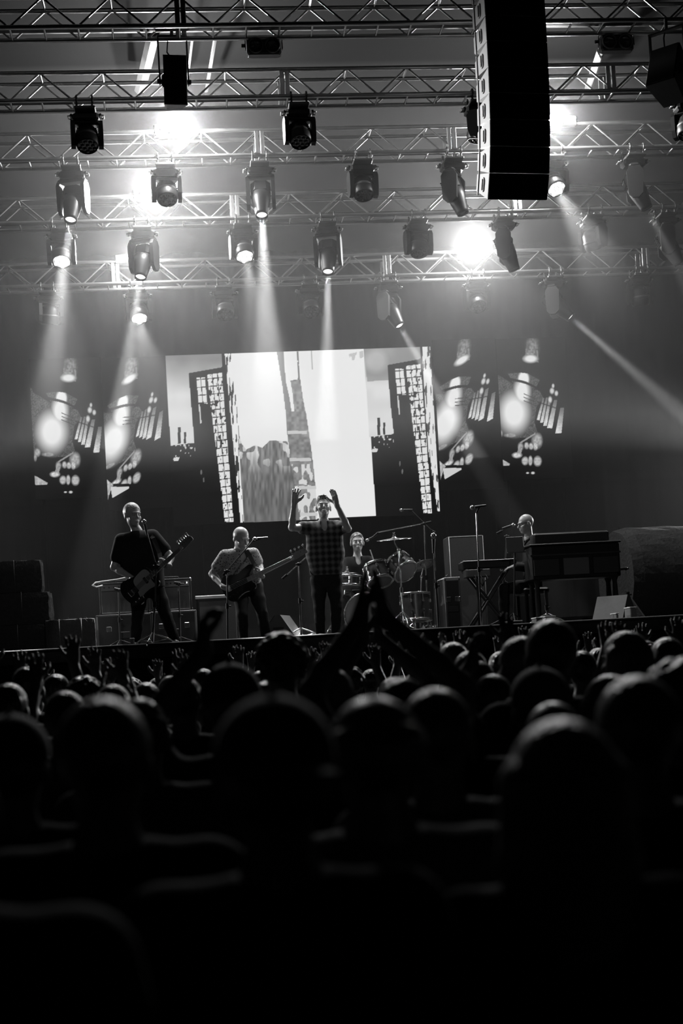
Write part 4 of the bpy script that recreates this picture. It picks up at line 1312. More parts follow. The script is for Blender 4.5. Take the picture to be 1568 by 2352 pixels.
# ------------------------------------------------------------------ microphone stands
def floor_pt(px, Y):
    p = P(px, 1460, Y); p.z = STAGE_Z; return p
def mic_stand(label, base_px, Y, top, boom=None, mic=None, metal='chrome', legs='tripod', Ytop=None, micsize=1.0, mic_dir=None, group=None, top_dy=0.0):
    """top: pixel of the pole top; boom: (rear pixel, front pixel); mic: pixel of the capsule"""
    b = floor_pt(base_px, Y)
    t = thing('microphone_stand', label, 'microphone stand', b, group=group)
    tp = P(top[0], top[1], Y + top_dy) - b
    up = tp.normalized()
    mid = tp * 0.52
    MB().cyl(Vector((0, 0, 0.05)), mid, 0.0125, n=9).build('lower_tube', metal, t)
    MB().cyl(mid, tp, 0.0085, n=8).build('upper_tube', metal, t)
    MB().cyl(mid - up * 0.03, mid + up * 0.035, 0.02, n=10).box(mid + Vector((0.03, 0, 0)), (0.035, 0.012, 0.02), bevel=.004).build('clutch', 'black_plastic', t)
    if legs == 'tripod':
        for k in range(3):
            a = math.radians(20 + 120 * k)
            o = Vector((math.cos(a), math.sin(a), 0))
            MB().tube([Vector((0, 0, 0.16)), o * 0.18 + Vector((0, 0, 0.095)), o * 0.32 + Vector((0, 0, 0.012))], 0.008, 6).tube([Vector((0, 0, 0.05)), o * 0.18 + Vector((0, 0, 0.09))], 0.006, 6).sphere(o * 0.325 + Vector((0, 0, 0.012)), 0.013, 8, 6).build('leg', metal, t)
    else:
        MB().lathe([(0.13, 0.0), (0.13, 0.012), (0.11, 0.022), (0.03, 0.03), (0.02, 0.06)], 24).build('round_base', 'black_metal', t)
    end = tp
    if boom:
        r, f = P(*boom[0][:2], Y + (boom[0][2] if len(boom[0]) > 2 else 0)) - b, P(*boom[1][:2], Y + (boom[1][2] if len(boom[1]) > 2 else 0)) - b
        MB().cyl(r, f, 0.0075, n=8).build('boom', metal, t)
        MB().cyl(r, r + (f - r).normalized() * 0.08, 0.018, n=10).build('counterweight', 'black_plastic', t)
        MB().sphere(tp, 0.024, 10, 8).cyl(tp - Vector((0.035, 0, 0)), tp + Vector((0.035, 0, 0)), 0.012, n=8).build('pivot', 'black_plastic', t)
        end = f
    if mic:
        m = P(mic[0], mic[1], Y + (mic[2] if len(mic) > 2 else 0)) - b
        d = Vector(mic_dir) if mic_dir else (m - end)
        d = d.normalized()
        tail = m - d * 0.16 * micsize
        k = t
        MB().cyl(tail, m - d * 0.03 * micsize, 0.011 * micsize, 0.017 * micsize, n=12).build('microphone', 'black_metal', t)
        MB().sphere(m, 0.026 * micsize, 12, 9).build('mic_grille', 'alu', t)
        MB().cyl(end, tail + d * 0.07 * micsize, 0.012, n=8).build('mic_clip', 'black_plastic', t)
    return t
mic_stand('slanted chrome microphone stand at which the guitarist sings', 350, GUI_Y - 0.45, (359, 1300), ((361, 1308, 0), (334, 1212, 0)), (331, 1198, 0))
mic_stand('black boom microphone stand whose boom crosses the bass player', 522, BASS_Y - 0.62, (521, 1312), ((512, 1322), (580, 1243)), (585, 1238), metal='black_metal', legs='round', mic_dir=(-1, 0.2, -0.05))
mic_stand('bare chrome boom stand on tripod legs beside the wedge monitor', 692, SING_Y + 0.1, (685, 1296), ((648, 1330), (704, 1279)))
mic_stand('overhead boom stand reaching over the cymbal toward the drummer', 984, DRUM_Y + 0.2, (973, 1203), ((990, 1199), (868, 1223)), (843, 1241), mic_dir=(-1, -0.1, -0.5))
mic_stand('tall boom stand with a microphone lying flat above the drum kit', 1001, DRUM_Y + 0.45, (994, 1222), ((998, 1226), (946, 1174)), (921, 1172), mic_dir=(-1, 0, 0.0), metal='black_metal')
mic_stand('black straight stand with a ball microphone between drums and tall cabinet', 1008, 17.2, (995, 1246), None, (995, 1230), metal='black_metal', legs='round', micsize=1.35)
mic_stand('tall straight chrome stand with a flat-lying microphone in front of the keyboard', 1107, 17.3, (1093, 1180), None, (1084, 1166), mic_dir=(-1, 0, -0.12), legs='round', micsize=1.1)
mic_stand('boom microphone stand leaning in to the keyboard player', 1150, KEY_Y + 0.55, (1163, 1232), ((1140, 1226), (1170, 1210)), (1178, 1206), metal='black_metal', mic_dir=(1, 0, 0.25))
mic_stand('low chrome tripod stand in front of the organ', 1260, 17.0, (1250, 1356), None, None)
mic_stand('short black stand holding a microphone to the amplifier with the white cable', 275, 18.75, (272, 1356), ((262, 1352), (284, 1357)), None, metal='black_metal')
mic_stand('short black stand holding a microphone to the amplifier with the glowing pilot lamp', 413, 18.75, (410, 1342), ((400, 1338), (422, 1341)), None, metal='black_metal')
mic_stand('thin stand with a bent top in the dark beside the hay roll', 1449, 17.6, (1437, 1306), ((1424, 1307), (1440, 1305)), None, metal='alu')

# ------------------------------------------------------------------ drum kit, each drum and stand a thing
mat('drum_wrap', 0.05, 0.25, noise=0.7, nscale=14, spec=0.6)
mat('drum_head', 0.34, 0.5)
mat('drum_head_pale', 0.50, 0.5)
def drum(name, label, c, axis, r, depth, lugs=8, front='drum_head', legs=None, hoop='chrome'):
    """c: middle; axis: the way the playing head looks"""
    t = thing(name, label, 'drum', c, group=None)
    M = aim_matrix((0, 0, 0), axis)
    sh = MB().lathe([(r, -depth / 2), (r, depth / 2)], 36, M=M, caps=False).build('shell', 'drum_wrap', t)
    for s in (-1, 1):
        MB().lathe([(r * .985, s * depth / 2), (r * .5, s * (depth / 2 + .001)), (0.001, s * (depth / 2 + .001))], 36, M=M, caps=False).build('drumhead', front, t)
        MB().lathe([(r + .002, s * (depth / 2 - .022)), (r + .016, s * (depth / 2 - .018)), (r + .016, s * (depth / 2 + .012)), (r - .006, s * (depth / 2 + .014)), (r - .008, s * (depth / 2))], 36, M=M, caps=False).build('hoop', hoop, t)
    for k in range(lugs):
        a = 2 * math.pi * (k + .5) / lugs
        o = Vector((math.cos(a), math.sin(a), 0))
        mb = MB()
        for s in (-1, 1):
            mb.cyl(o * (r + .012) + Vector((0, 0, s * depth * .18)), o * (r + .013) + Vector((0, 0, s * (depth / 2 + .018))), .0045, n=6, M=M)
            mb.box((0, 0, 0), (.03, .03, .05), M=M @ Matrix.Translation(o * (r + .01) + Vector((0, 0, s * depth * .2))) @ Matrix.Rotation(a, 4, 'Z'), bevel=.008)
        mb.build('lug', 'chrome', t)
    if legs:
        for q in legs:
            MB().tube([q[0], q[1]], .009, 7).sphere(q[1], .016, 8, 6).build('leg', 'chrome', t)
    return t
bc = P(843, 1419, 18.75); bc.z = STAGE_Z + 0.305
drum('bass_drum', 'big bass drum with a pale front head standing on the stage', bc, (-0.12, -1, 0.03), 0.29, 0.42, 10, 'drum_head',
     legs=[(Vector((-.24, .02, -.16)), Vector((-.38, -.12, -.29))), (Vector((.24, .02, -.16)), Vector((.38, -.12, -.29)))])
drum('rack_tom', 'dark sparkling tom mounted above the bass drum', P(868, 1319, 18.75), (-0.15, 0.45, 0.88), 0.165, 0.24)
drum('rack_tom', 'steeply tilted tom showing its pale underside head beside the cymbal stand', P(921, 1302, 18.7), (-0.42, 0.62, 0.66), 0.165, 0.22, front='drum_head_pale')
ft = P(952, 1362, 19.2); ft.z = STAGE_Z + 0.40
drum('floor_tom', 'floor tom on three legs half hidden behind the clapping hands', ft, (0, 0.08, 1), 0.20, 0.36, legs=[(Vector((.2 * math.cos(a), .2 * math.sin(a), -.1)), Vector((.25 * math.cos(a), .25 * math.sin(a), -.385))) for a in (0.3, 2.4, 4.5)])
sd_ = P(806, 1338, 19.0)
drum('snare_drum', 'shallow snare drum on a stand in front of the drummer', sd_, (0.1, 0.15, 1), 0.175, 0.13, front='drum_head_pale', legs=[(Vector((0, 0, -.06)), Vector((0, 0, -(sd_.z - STAGE_Z) + .02)))])
def cymbal(label, c, px_base, Y, r, tilt, pair=False, name='cymbal_stand', extra=None):
    b = floor_pt(px_base, Y); c = Vector(c) - b
    t = thing(name, label, 'cymbal', b)
    M = aim_matrix(c, tilt)
    prof = [(0.008, .035), (0.02, .033), (.036, .016), (.05, .010), (r * .6, .002), (r, -.008), (r * .6, -.001), (.05, .006), (.03, .010), (.008, .028)]
    MB().lathe(prof, 40, M=M, caps=False).build('cymbal', 'brass', t)
    if pair:
        MB().lathe([(p[0], -p[1] - .03) for p in prof], 40, M=M, caps=False).build('cymbal', 'brass', t)
    MB().cyl((0, 0, -.05), (0, 0, .085), .006, n=8, M=M).cyl((0, 0, .038), (0, 0, .062), .018, n=10, M=M).cyl((0, 0, .075), (0, 0, .09), .014, n=8, M=M).build('wing_nut', 'chrome', t)
    k = M @ Vector((0, 0, -.05)); el = Vector((c.x * .55 + .02, c.y * .5, c.z - 0.16))
    MB().cyl(k, el, .009, n=8).sphere(el, .024, 10, 8).build('tilter', 'chrome', t)
    MB().cyl(el, (el.x * .4, el.y * .4, c.z * .45), .011, n=8).build('upper_tube', 'chrome', t)
    MB().cyl((el.x * .4, el.y * .4, c.z * .46), (0, 0, .05), .015, n=8).cyl((el.x * .4, el.y * .4, c.z * .44), (el.x * .4, el.y * .4, c.z * .49), .024, n=10).build('lower_tube', 'chrome', t)
    for q in range(3):
        a = math.radians(40 + 120 * q); o = Vector((math.cos(a), math.sin(a), 0))
        MB().tube([Vector((0, 0, .32)), o * .16 + Vector((0, 0, .2)), o * .28 + Vector((0, 0, .015))], .009, 6).tube([Vector((0, 0, .08)), o * .18 + Vector((0, 0, .17))], .007, 6).build('leg', 'chrome', t)
    return t
cymbal('large cymbal on a chrome stand above the tilted tom', P(905, 1238, 18.75), 928, 18.35, 0.235, (-0.05, -0.12, 1))
cymbal('hi-hat pair on a stand between the singer and the drummer', P(797, 1316, 19.12), 786, 19.12, 0.17, (0.02, -0.05, 1), True, 'hi_hat_stand')
cymbal('slanting cymbal on a thin stand farther behind the drums', P(968, 1298, 19.5), 966, 19.5, 0.2, (-0.25, 0.35, 1))
tag(MB().cyl((0, 0, 0), P(850, 1264, 19.0) - P(862, 1298, 18.95), .009, .007, n=8).sphere(P(850, 1264, 19.0) - P(862, 1298, 18.95), .009, 8, 6).build('drumstick', 'maple', None, P(862, 1298, 18.95)), 'pale drumstick held upright by the drummer', 'drumstick')
st_ = thing('drum_throne', 'round padded stool under the drummer', 'stool', floor_pt(820, DRUM_Y + .02))
MB().lathe([(.02, .50), (.165, .50), (.175, .54), (.16, .575), (.02, .58)], 24).build('seat', 'leather', st_)
MB().cyl((0, 0, .08), (0, 0, .5), .02).build('post', 'chrome', st_)
for q in range(3):
    a = q * 2.094 + 1.6
    MB().cyl((0, 0, .22), (.26 * math.cos(a), .26 * math.sin(a), .015), .012, n=8).build('leg', 'chrome', st_)
# ------------------------------------------------------------------ amplifiers, cases, keyboards
mat('grille_cloth', 0.11, 0.8, noise=0.35, nscale=160)
mat('tolex', 0.015, 0.7, bump=0.2, nscale=120)
mat('panel', 0.16, 0.4)
mat('pale_trim', 0.62, 0.4)
mat('pilot', 0.9, 0.3, emit=3.0)
mat('white_cable', 0.75, 0.5)
mat('wood_dark', 0.012, 0.5, spec=0.3, noise=0.4, nscale=8, stretch=(1, 1, 8))
mat('keys_white', 0.7, 0.3)
mat('keys_black', 0.02, 0.3)
mat('case_lam', 0.022, 0.55)
mat('foam', 0.05, 0.9)
mat('hay', 0.024, 0.95, spec=0.1, noise=0.5, nscale=24, bump=0.5)
mat('paper', 0.55, 0.8)
def span(px0, px1, py_top, py_bot, Y):
    """x-range and z-range in metres of a box front at depth Y"""
    a, b = P(px0, (py_top + py_bot) / 2, Y), P(px1, (py_top + py_bot) / 2, Y)
    m = (px0 + px1) / 2
    return a.x, b.x, P(m, py_bot, Y).z, P(m, py_top, Y).z
def combo_amp(label, px0, px1, pt, pb, Y, pilot=False):
    x0, x1, z0, z1 = span(px0, px1, pt, pb, Y)
    w, h, d = x1 - x0, z1 - z0, 0.27
    t = thing('guitar_amplifier', label, 'amplifier', ((x0 + x1) / 2, Y, z0))
    e = MB().box((0, d / 2 + .02, h / 2), (w, d, h), bevel=.015)
    for sx in (-1, 1): e.box((sx * (w / 2 - .012), .01, h / 2), (.024, .04, h), bevel=.006)
    e.box((0, .01, .012), (w, .04, .024), bevel=.006).box((0, .01, h - .012), (w, .04, .024), bevel=.006).build('cabinet', 'tolex', t)
    MB().box((0, .016, (h - .11) / 2), (w - .05, .012, h - .13)).build('grille_cloth', 'grille_cloth', t)
    MB().tube([(-w / 2 + .028, .004, .028), (w / 2 - .028, .004, .028), (w / 2 - .028, .004, h - .10), (-w / 2 + .028, .004, h - .10)], .004, 6, closed=True).build('piping', 'pale_trim', t)
    MB().box((0, .012, h - .062), (w - .05, .012, .066)).build('control_panel', 'panel', t)
    for k in range(9):
        MB().cyl((-w / 2 + .07 + k * (w - .14) / 8, .006, h - .062), (-w / 2 + .07 + k * (w - .14) / 8, -.016, h - .062), .012, .009, n=10).build('knob', 'black_plastic', t)
    MB().tube([(-.11, d / 2, h), (-.10, d / 2, h + .03), (.10, d / 2, h + .03), (.11, d / 2, h)], .010, 6).build('handle', 'tolex', t)
    for sx in (-1, 1):
        for sz in (0, 1):
            MB().box((sx * (w / 2 - .008), .012, .02 + sz * (h - .04)), (.034, .044, .05), bevel=.010).build('corner', 'chrome', t)
    if pilot: MB().sphere((w / 2 - .06, 0, h - .062), .011, 8, 6).build('pilot_lamp', 'pilot', t)
    return t, (x0, x1, z0, z1)
def road_case(label, x0, x1, z0, z1, Y, d=0.5, pale_top=False, name='road_case'):
    w, h = x1 - x0, z1 - z0
    t = thing(name, label, 'road case', ((x0 + x1) / 2, Y, z0))
    MB().box((0, d / 2, h / 2), (w - .012, d - .012, h - .012)).build('panel_body', 'case_lam', t)
    for sx in (-1, 1):
        for sy in (0, 1):
            MB().box((sx * (w / 2 - .012), sy * d + (.012 if not sy else -.012), h / 2), (.026, .026, h), bevel=.004).build('edge_profile', 'alu' if not pale_top else 'panel', t)
    for sz in (0, 1):
        for sy in (0, 1):
            MB().box((0, sy * d + (.012 if not sy else -.012), .012 + sz * (h - .024)), (w, .026, .026), bevel=.004).build('edge_profile', 'panel' if not (pale_top and sz) else 'pale_trim', t)
    if pale_top: MB().box((0, d / 2, h + .008), (w, d, .02), bevel=.004).build('lid_edge', 'pale_trim', t)
    for sx in (-1, 1):
        MB().box((sx * w * .28, -.004, h * .62), (.07, .012, .07), bevel=.006).build('latch', 'chrome', t)
    MB().box((0, -.004, h * .45), (.14, .012, .09), bevel=.006).build('recessed_handle', 'black_metal', t)
    return t
_, a1 = combo_amp('combo amplifier with a white cable draped over its top, on a road case', 228, 342, 1337, 1411, 19.1)
_, a2 = combo_amp('combo amplifier with a glowing pilot lamp, on a road case behind the guitarist', 346, 440, 1329, 1404, 19.1, True)
road_case('black road case under the amplifier with the white cable', a1[0] - .05, a1[1] + .03, STAGE_Z, a1[2] - .001, 19.0)
road_case('black road case under the amplifier with the pilot lamp', a2[0] - .01, a2[1] + .05, STAGE_Z, a2[2] - .001, 19.0)
c0 = P(232, 1345, 19.08)
tag(MB().tube([Vector((.02, -.01, 0)), Vector((-.06, -.03, -.02)), Vector((-.11, -.03, .01)), Vector((-.07, .01, .045)), Vector((.05, .03, .058)), Vector((.2, .03, .07)), Vector((.36, .03, .095)), Vector((.46, .04, .085))], .011, 7).build('cable', 'white_cable', None, c0), 'white cable looped over the corner of an amplifier', 'cable')
x0, x1, z0, z1 = span(453, 548, 1368, 1470, 19.25)
bc_ = thing('bass_cabinet', 'low black bass cabinet with a pale top edge behind the bass player', 'speaker cabinet', ((x0 + x1) / 2, 19.25, STAGE_Z))
hb_ = z1 - STAGE_Z
MB().box((0, .22, hb_ / 2), (x1 - x0, .42, hb_), bevel=.015).build('enclosure', 'tolex', bc_)
MB().box((0, .0, hb_ / 2 - .02), (x1 - x0 - .06, .03, hb_ - .10), bevel=.008).build('grille', 'grille_cloth', bc_)
MB().box((-.02, -.0, hb_ - .015), (x1 - x0 - .01, .05, .045), bevel=.006).build('top_edge', 'pale_trim', bc_)
x0, x1, z0, z1 = span(1031, 1112, 1230, 1326, 19.3)
tc_ = thing('speaker_cabinet', 'tall speaker cabinet with pale edges beside the drum kit', 'speaker cabinet', ((x0 + x1) / 2, 19.3, STAGE_Z))
hb_ = z1 - STAGE_Z; wb_ = x1 - x0
MB().box((0, .22, hb_ / 2), (wb_, .42, hb_), bevel=.012).build('enclosure', 'tolex', tc_)
MB().box((0, .0, hb_ / 2), (wb_ - .05, .02, hb_ - .06)).build('grille', 'grille_cloth', tc_)
MB().tube([(-wb_ / 2 + .012, -.004, .02), (-wb_ / 2 + .012, -.004, hb_ - .012), (wb_ / 2 - .012, -.004, hb_ - .012), (wb_ / 2 - .012, -.004, .02)], .007, 6).build('piping', 'pale_trim', tc_)
MB().tube([(-wb_ / 2, .12, hb_ * .62), (-wb_ / 2 - .05, .12, hb_ * .60), (-wb_ / 2 - .05, .12, hb_ * .52), (-wb_ / 2, .12, hb_ * .50)], .01, 6).build('handle', 'chrome', tc_)
x0, x1, z0, z1 = span(1022, 1050, 1329, 1425, 18.0)
road_case('narrow upright road case with a pale lid beside the keyboard stand', x0, x1 + .05, STAGE_Z, z1, 18.0, .55, True)

def keyboard(label, pl, pr, Y, depth, dirn, name='stage_keyboard', thick=.10):
    a, b = P(*pl, Y), P(*pr, Y)
    w = (b - a).length
    t = thing(name, label, 'keyboard', (a + b) / 2, (0, 0, dirn))
    MB().box((0, depth / 2, 0), (w, depth, thick), bevel=.012).build('case', 'black_plastic', t)
    MB().box((0, .012, thick / 2 + .004), (w * .98, .03, .012), bevel=.004).build('top_edge', 'pale_trim', t)
    n = int(w / .0235)
    kb = []
    for i in range(n):
        MB().box((-w / 2 + .03 + (w - .06) * (i + .5) / n, depth - .09, thick / 2 + .006), ((w - .06) / n - .0015, .14, .014)).build('key', 'keys_white', t)
    for i in range(n - 1):
        if i % 7 not in (2, 6):
            MB().box((-w / 2 + .03 + (w - .06) * (i + 1) / n, depth - .12, thick / 2 + .016), (.011, .085, .016)).build('black_key', 'keys_black', t)
    return t
kb_ = keyboard('slim stage keyboard with a pale top edge under the player\'s hands', (1062, 1300), (1186, 1292), 18.25, .33, 0.0)
ks_ = thing('keyboard_stand', 'black folding stand carrying the slim stage keyboard', 'keyboard stand', floor_pt(1124, 18.4))
hk_ = kb_.location.z - .05 - STAGE_Z
sm = MB()
for sy in (-.1, .12):
    MB().cyl((-.28, sy, .02), (.28, sy, hk_ - .02), .017, n=8).build('strut', 'black_metal', ks_)
    MB().cyl((.28, sy, .02), (-.28, sy, hk_ - .02), .017, n=8).build('strut', 'black_metal', ks_)
for sx in (-.28, .28):
    MB().cyl((sx, -.17, hk_ - .012), (sx, .19, hk_ - .012), .017, n=8).build('crossbar', 'black_metal', ks_)
    MB().cyl((sx, -.2, .018), (sx, .22, .018), .017, n=8).build('foot', 'black_metal', ks_)
# lower effects box on the stand shelf
x0, x1, z0, z1 = span(1068, 1124, 1308, 1326, 18.2)
md = thing('rack_module', 'small rack module with dangling cables below the stage keyboard', 'rack module', ((x0 + x1) / 2, 18.14, z0))
MB().box((0, .1, (z1 - z0) / 2), (x1 - x0, .2, z1 - z0), bevel=.006).build('case', 'black_metal', md)
MB().box((0, -.003, (z1 - z0) / 2), (x1 - x0 - .02, .008, z1 - z0 - .02)).build('front_panel', 'panel', md)
for k in range(3):
    MB().tube([(-.05 + .07 * k, -.005, .03), (-.04 + .08 * k, -.05, -.03), (.02 + .03 * k, -.04, -.09 + .02 * k), (.05, 0, -.12)], .006, 6).build('patch_cable', 'rubber', md)
MB().cyl((0, .1, 0), (0, .1, -(z0 - STAGE_Z)), .02, n=8).build('support_leg', 'black_metal', md)

# organ, seen from its back
x0, x1, z0, z1 = span(1220, 1424, 1250, 1328, 17.75)
og = thing('organ', 'wide dark wooden organ with a panelled back on turned legs', 'organ', ((x0 + x1) / 2, 17.75, STAGE_Z), (0, 0, 0.0))
wo, zb, zt_ = x1 - x0, z0 - STAGE_Z, z1 - STAGE_Z
MB().box((0, .21, (zb + zt_) / 2), (wo, .42, zt_ - zb), bevel=.012).build('case', 'wood_dark', og)
for k in range(3):
    MB().box(((k - 1) * wo / 3, -.004, zb + (zt_ - zb) * .36), (wo / 3 - .05, .016, (zt_ - zb) * .50), bevel=.006).build('back_panel', 'grille_cloth' if k == 1 else 'wood_dark', og)
MB().box((0, .20, zt_ + .012), (wo + .04, .46, .028), bevel=.010).build('top', 'wood_dark', og)
MB().box((0, .26, zt_ + .10), (wo * .86, .22, .15), bevel=.02).build('music_shelf', 'wood_dark', og)
MB().box((0, .005, zb + (zt_ - zb) * .72), (wo + .02, .03, .02)).build('moulding', 'wood_dark', og)
for sx in (-1, 1):
    for sy in (.06, .36):
        MB().lathe([(.03, 0), (.045, .02), (.03, .08), (.038, zb * .5), (.03, zb - .06), (.05, zb)], 14, M=Matrix.Translation((sx * (wo / 2 - .07), sy, 0)), caps=True).build('leg', 'wood_dark', og)
MB().box((0, .21, .10), (wo - .2, .04, .06)).build('stretcher', 'wood_dark', og)
sh_ = P(1256, 1265, 17.9)
sheet = tag(MB().box((0, 0, 0), (.11, .012, .09), M=Matrix.Rotation(.5, 4, 'Y')).build('note_sheet', 'paper', None, P(1232, 1262, 18.0)), 'small pale note sheet beside the keyboard player', 'paper')
# music stand
ms = thing('music_stand', 'black music stand with a flat desk in front of the keyboard player', 'music stand', floor_pt(1183, 18.0))
d0, d1 = P(1164, 1270, 18.0) - ms.location, P(1200, 1232, 18.06) - ms.location
MB().box((0, 0, 0), (d1.x - d0.x, .012, d1.z - d0.z), M=Matrix.Translation((d0 + d1) / 2) @ Matrix.Rotation(-.15, 4, 'X'), bevel=.004).build('desk', 'black_metal', ms)
MB().box(((d0.x + d1.x) / 2, -.03, d0.z), (d1.x - d0.x, .06, .01)).build('ledge', 'black_metal', ms)
MB().cyl((0, .03, .1), ((d0.x + d1.x) / 2, .04, (d0.z + d1.z) / 2), .012, n=8).build('pole', 'black_metal', ms)
for q in range(3):
    a = q * 2.094 + .4
    MB().cyl((0, .03, .22), (.26 * math.cos(a), .03 + .26 * math.sin(a), .012), .009, n=6).build('leg', 'black_metal', ms)
# piano bench
pb = thing('bench', 'dark bench on which the keyboard player sits', 'bench', floor_pt(1226, KEY_Y))
MB().box((0, 0, .50), (.34, .62, .08), bevel=.02).build('seat', 'leather', pb)
for sx in (-1, 1):
    for sy in (-1, 1):
        MB().box((sx * .13, sy * .26, .23), (.04, .04, .46)).build('leg', 'wood_dark', pb)

# ------------------------------------------------------------------ wedge monitors and boxes along the lip
def wedge(label, px, py_bot, Y, w, yaw, h=.34, m='speaker_paint'):
    p = floor_pt(px, Y)
    t = thing('wedge_monitor', label, 'floor monitor', p, (0, 0, yaw))
    d = .46
    prof = [(-d / 2, 0), (d / 2, 0), (d / 2, h * .35), (d * .12, h), (-d * .02, h)]
    M = Matrix(((0, 0, 1, 0), (1, 0, 0, 0), (0, 1, 0, 0), (0, 0, 0, 1)))
    MB().prism(prof, -w / 2, w / 2, M=M).build('enclosure', m, t)
    a, b = Vector((0, d / 2 + .008, h * .37)), Vector((0, d * .12 + .008, h * .98))
    MB().box((0, 0, (b - a).length / 2), (w * .94, .014, (b - a).length), M=aim_matrix(a, b - a, Vector((0, 1, 0)))).build('grille', 'array_grille', t)
    for s in (-1, 1):
        MB().box((s * (w / 2), .02, h * .45), (.01, .14, .07), bevel=.004).build('handle_recess', 'black_metal', t)
    return t
mat('wedge_grey', 0.09, 0.6, noise=0.2, nscale=30)
wedge('grey wedge monitor behind the bare chrome boom stand', 655, 1450, 17.9, .46, 1.25, .34, 'wedge_grey')
wedge('dark wedge monitor behind the thin bent-top stand', 1452, 1400, 18.6, .42, 1.2, .36, 'speaker_paint')
wedge('wedge monitor in a dark finish near the hay roll', 1412, 1420, 17.1, .40, -0.7, .34, 'speaker_paint')
def pale_box(px0, px1, pt, Y, label):
    x0, x1, z0, z1 = span(px0, px1, pt, pt + 40, Y)
    h = z1 - STAGE_Z
    t = thing('stage_box', label, 'box', ((x0 + x1) / 2, Y, STAGE_Z))
    MB().box((0, .12, h / 2), (x1 - x0, .24, h), bevel=.008).build('body', 'panel', t)
    MB().box((0, .12, h + .006), (x1 - x0 + .01, .25, .014), bevel=.003).build('lid', 'pale_trim', t)
    return t
pale_box(1167, 1200, 1428, 16.5, 'widest of the pale stage boxes at the lip of the stage')
pale_box(1232, 1247, 1420, 16.5, 'narrowest of the pale stage boxes at the lip of the stage')
pale_box(1253, 1276, 1417, 16.5, 'pale stage box below the low chrome tripod')
for i, (a, b, c, l) in enumerate(((1416, 1421, 1410, 'slim pale bottle-high box beside the grey wedge monitor'), (1448, 1462, 1396, 'small grey box at the dark end of the stage lip'), (300, 308, 1468, 'little pale box at the feet of the guitarist'))):
    pale_box(a, b, c, 16.5, l)
# cables lying on the deck
for k, (pxs, l) in enumerate((([(640, 17.0), (700, 16.8), (760, 16.9), (800, 17.3)], 'black cable lying on the deck at the feet of the singer'), ([(180, 16.8), (205, 17.1), (240, 16.7), (300, 16.9)], 'black cable coiled near the guitarist\'s feet'), ([(1280, 16.9), (1340, 16.6), (1400, 16.8), (1450, 16.6)], 'black cable running past the organ legs'))):
    pts = [floor_pt(px, Y) + Vector((0, 0, .012)) for px, Y in pxs]
    sp = []
    for i in range(len(pts) - 1):
        for q in range(6):
            u = q / 6
            w = pts[i].lerp(pts[i + 1], u); w.y += .05 * math.sin(u * math.pi * 2); sp.append(w)
    tag(MB().tube([p - pts[0] for p in sp + [pts[-1]]], .012, 6).build('stage_cable', 'rubber', None, pts[0]), l, 'cable')

# ------------------------------------------------------------------ hay bales
def straw_bits(mb, n, pick):
    for i in range(n):
        p, nr = pick()
        d = (Vector(nr) + Vector((random.gauss(0, .9), random.gauss(0, .9), random.gauss(0, .9)))).normalized()
        x, y, _ = frame_of(d)
        L = random.uniform(.02, .07); w = .0025
        p = Vector(p) - d * .01
        mb.add([p - x * w, p + x * w, p + d * L], [(0, 1, 2)])
def hay_bale(label, c, size, yaw, group):
    t = thing('hay_bale', label, 'hay bale', c, (0, 0, yaw), group)
    sx, sy, sz = size
    n = (12, 7, 6)
    vs, fs, ids = [], [], {}
    def vid(i, j, k):
        if (i, j, k) not in ids:
            ids[(i, j, k)] = len(vs)
            p = [(i / n[0] - .5) * sx, (j / n[1] - .5) * sy, k / n[2] * sz]
            e = sum((i in (0, n[0]), j in (0, n[1]), k in (0, n[2])))
            q = Vector(p) - Vector((0, 0, sz / 2))
            sc_ = 1 - .02 * (e > 1) - .025 * (e > 2)
            q = q * (sc_ + random.uniform(-.012, .012))
            vs.append(tuple(q + Vector((0, 0, sz / 2))))
        return ids[(i, j, k)]
    for i in range(n[0]):
        for j in range(n[1]):
            fs.append((vid(i, j, 0), vid(i, j + 1, 0), vid(i + 1, j + 1, 0), vid(i + 1, j, 0)))
            fs.append((vid(i, j, n[2]), vid(i + 1, j, n[2]), vid(i + 1, j + 1, n[2]), vid(i, j + 1, n[2])))
        for k in range(n[2]):
            fs.append((vid(i, 0, k), vid(i + 1, 0, k), vid(i + 1, 0, k + 1), vid(i, 0, k + 1)))
            fs.append((vid(i, n[1], k), vid(i, n[1], k + 1), vid(i + 1, n[1], k + 1), vid(i + 1, n[1], k)))
    for j in range(n[1]):
        for k in range(n[2]):
            fs.append((vid(0, j, k), vid(0, j, k + 1), vid(0, j + 1, k + 1), vid(0, j + 1, k)))
            fs.append((vid(n[0], j, k), vid(n[0], j + 1, k), vid(n[0], j + 1, k + 1), vid(n[0], j, k + 1)))
    MB().add(vs, fs).build('straw_body', 'hay', t)
    mb = MB()
    def pick():
        f = random.random()
        if f < .5: return ((random.uniform(-.5, .5) * sx, -sy / 2, random.random() * sz), (0, -1, 0))
        if f < .8: return ((random.uniform(-.5, .5) * sx, random.uniform(-.5, .5) * sy, sz), (0, 0, 1))
        s = random.choice((-1, 1)); return ((s * sx / 2, random.uniform(-.5, .5) * sy, random.random() * sz), (s, 0, 0))
    straw_bits(mb, 700, pick)
    o = mb.build('loose_straw', 'hay', t); o['kind'] = 'stuff'
    for xx in (-sx * .22, sx * .22):
        MB().tube([(xx, -sy / 2 - .004, 0), (xx, -sy / 2 - .004, sz + .003), (xx, sy / 2 + .004, sz + .003), (xx, sy / 2 + .004, 0)], .005, 5).build('twine', 'rubber', t)
    return t
bx_, bz_ = P(55, 1400, 18.6).x, STAGE_Z
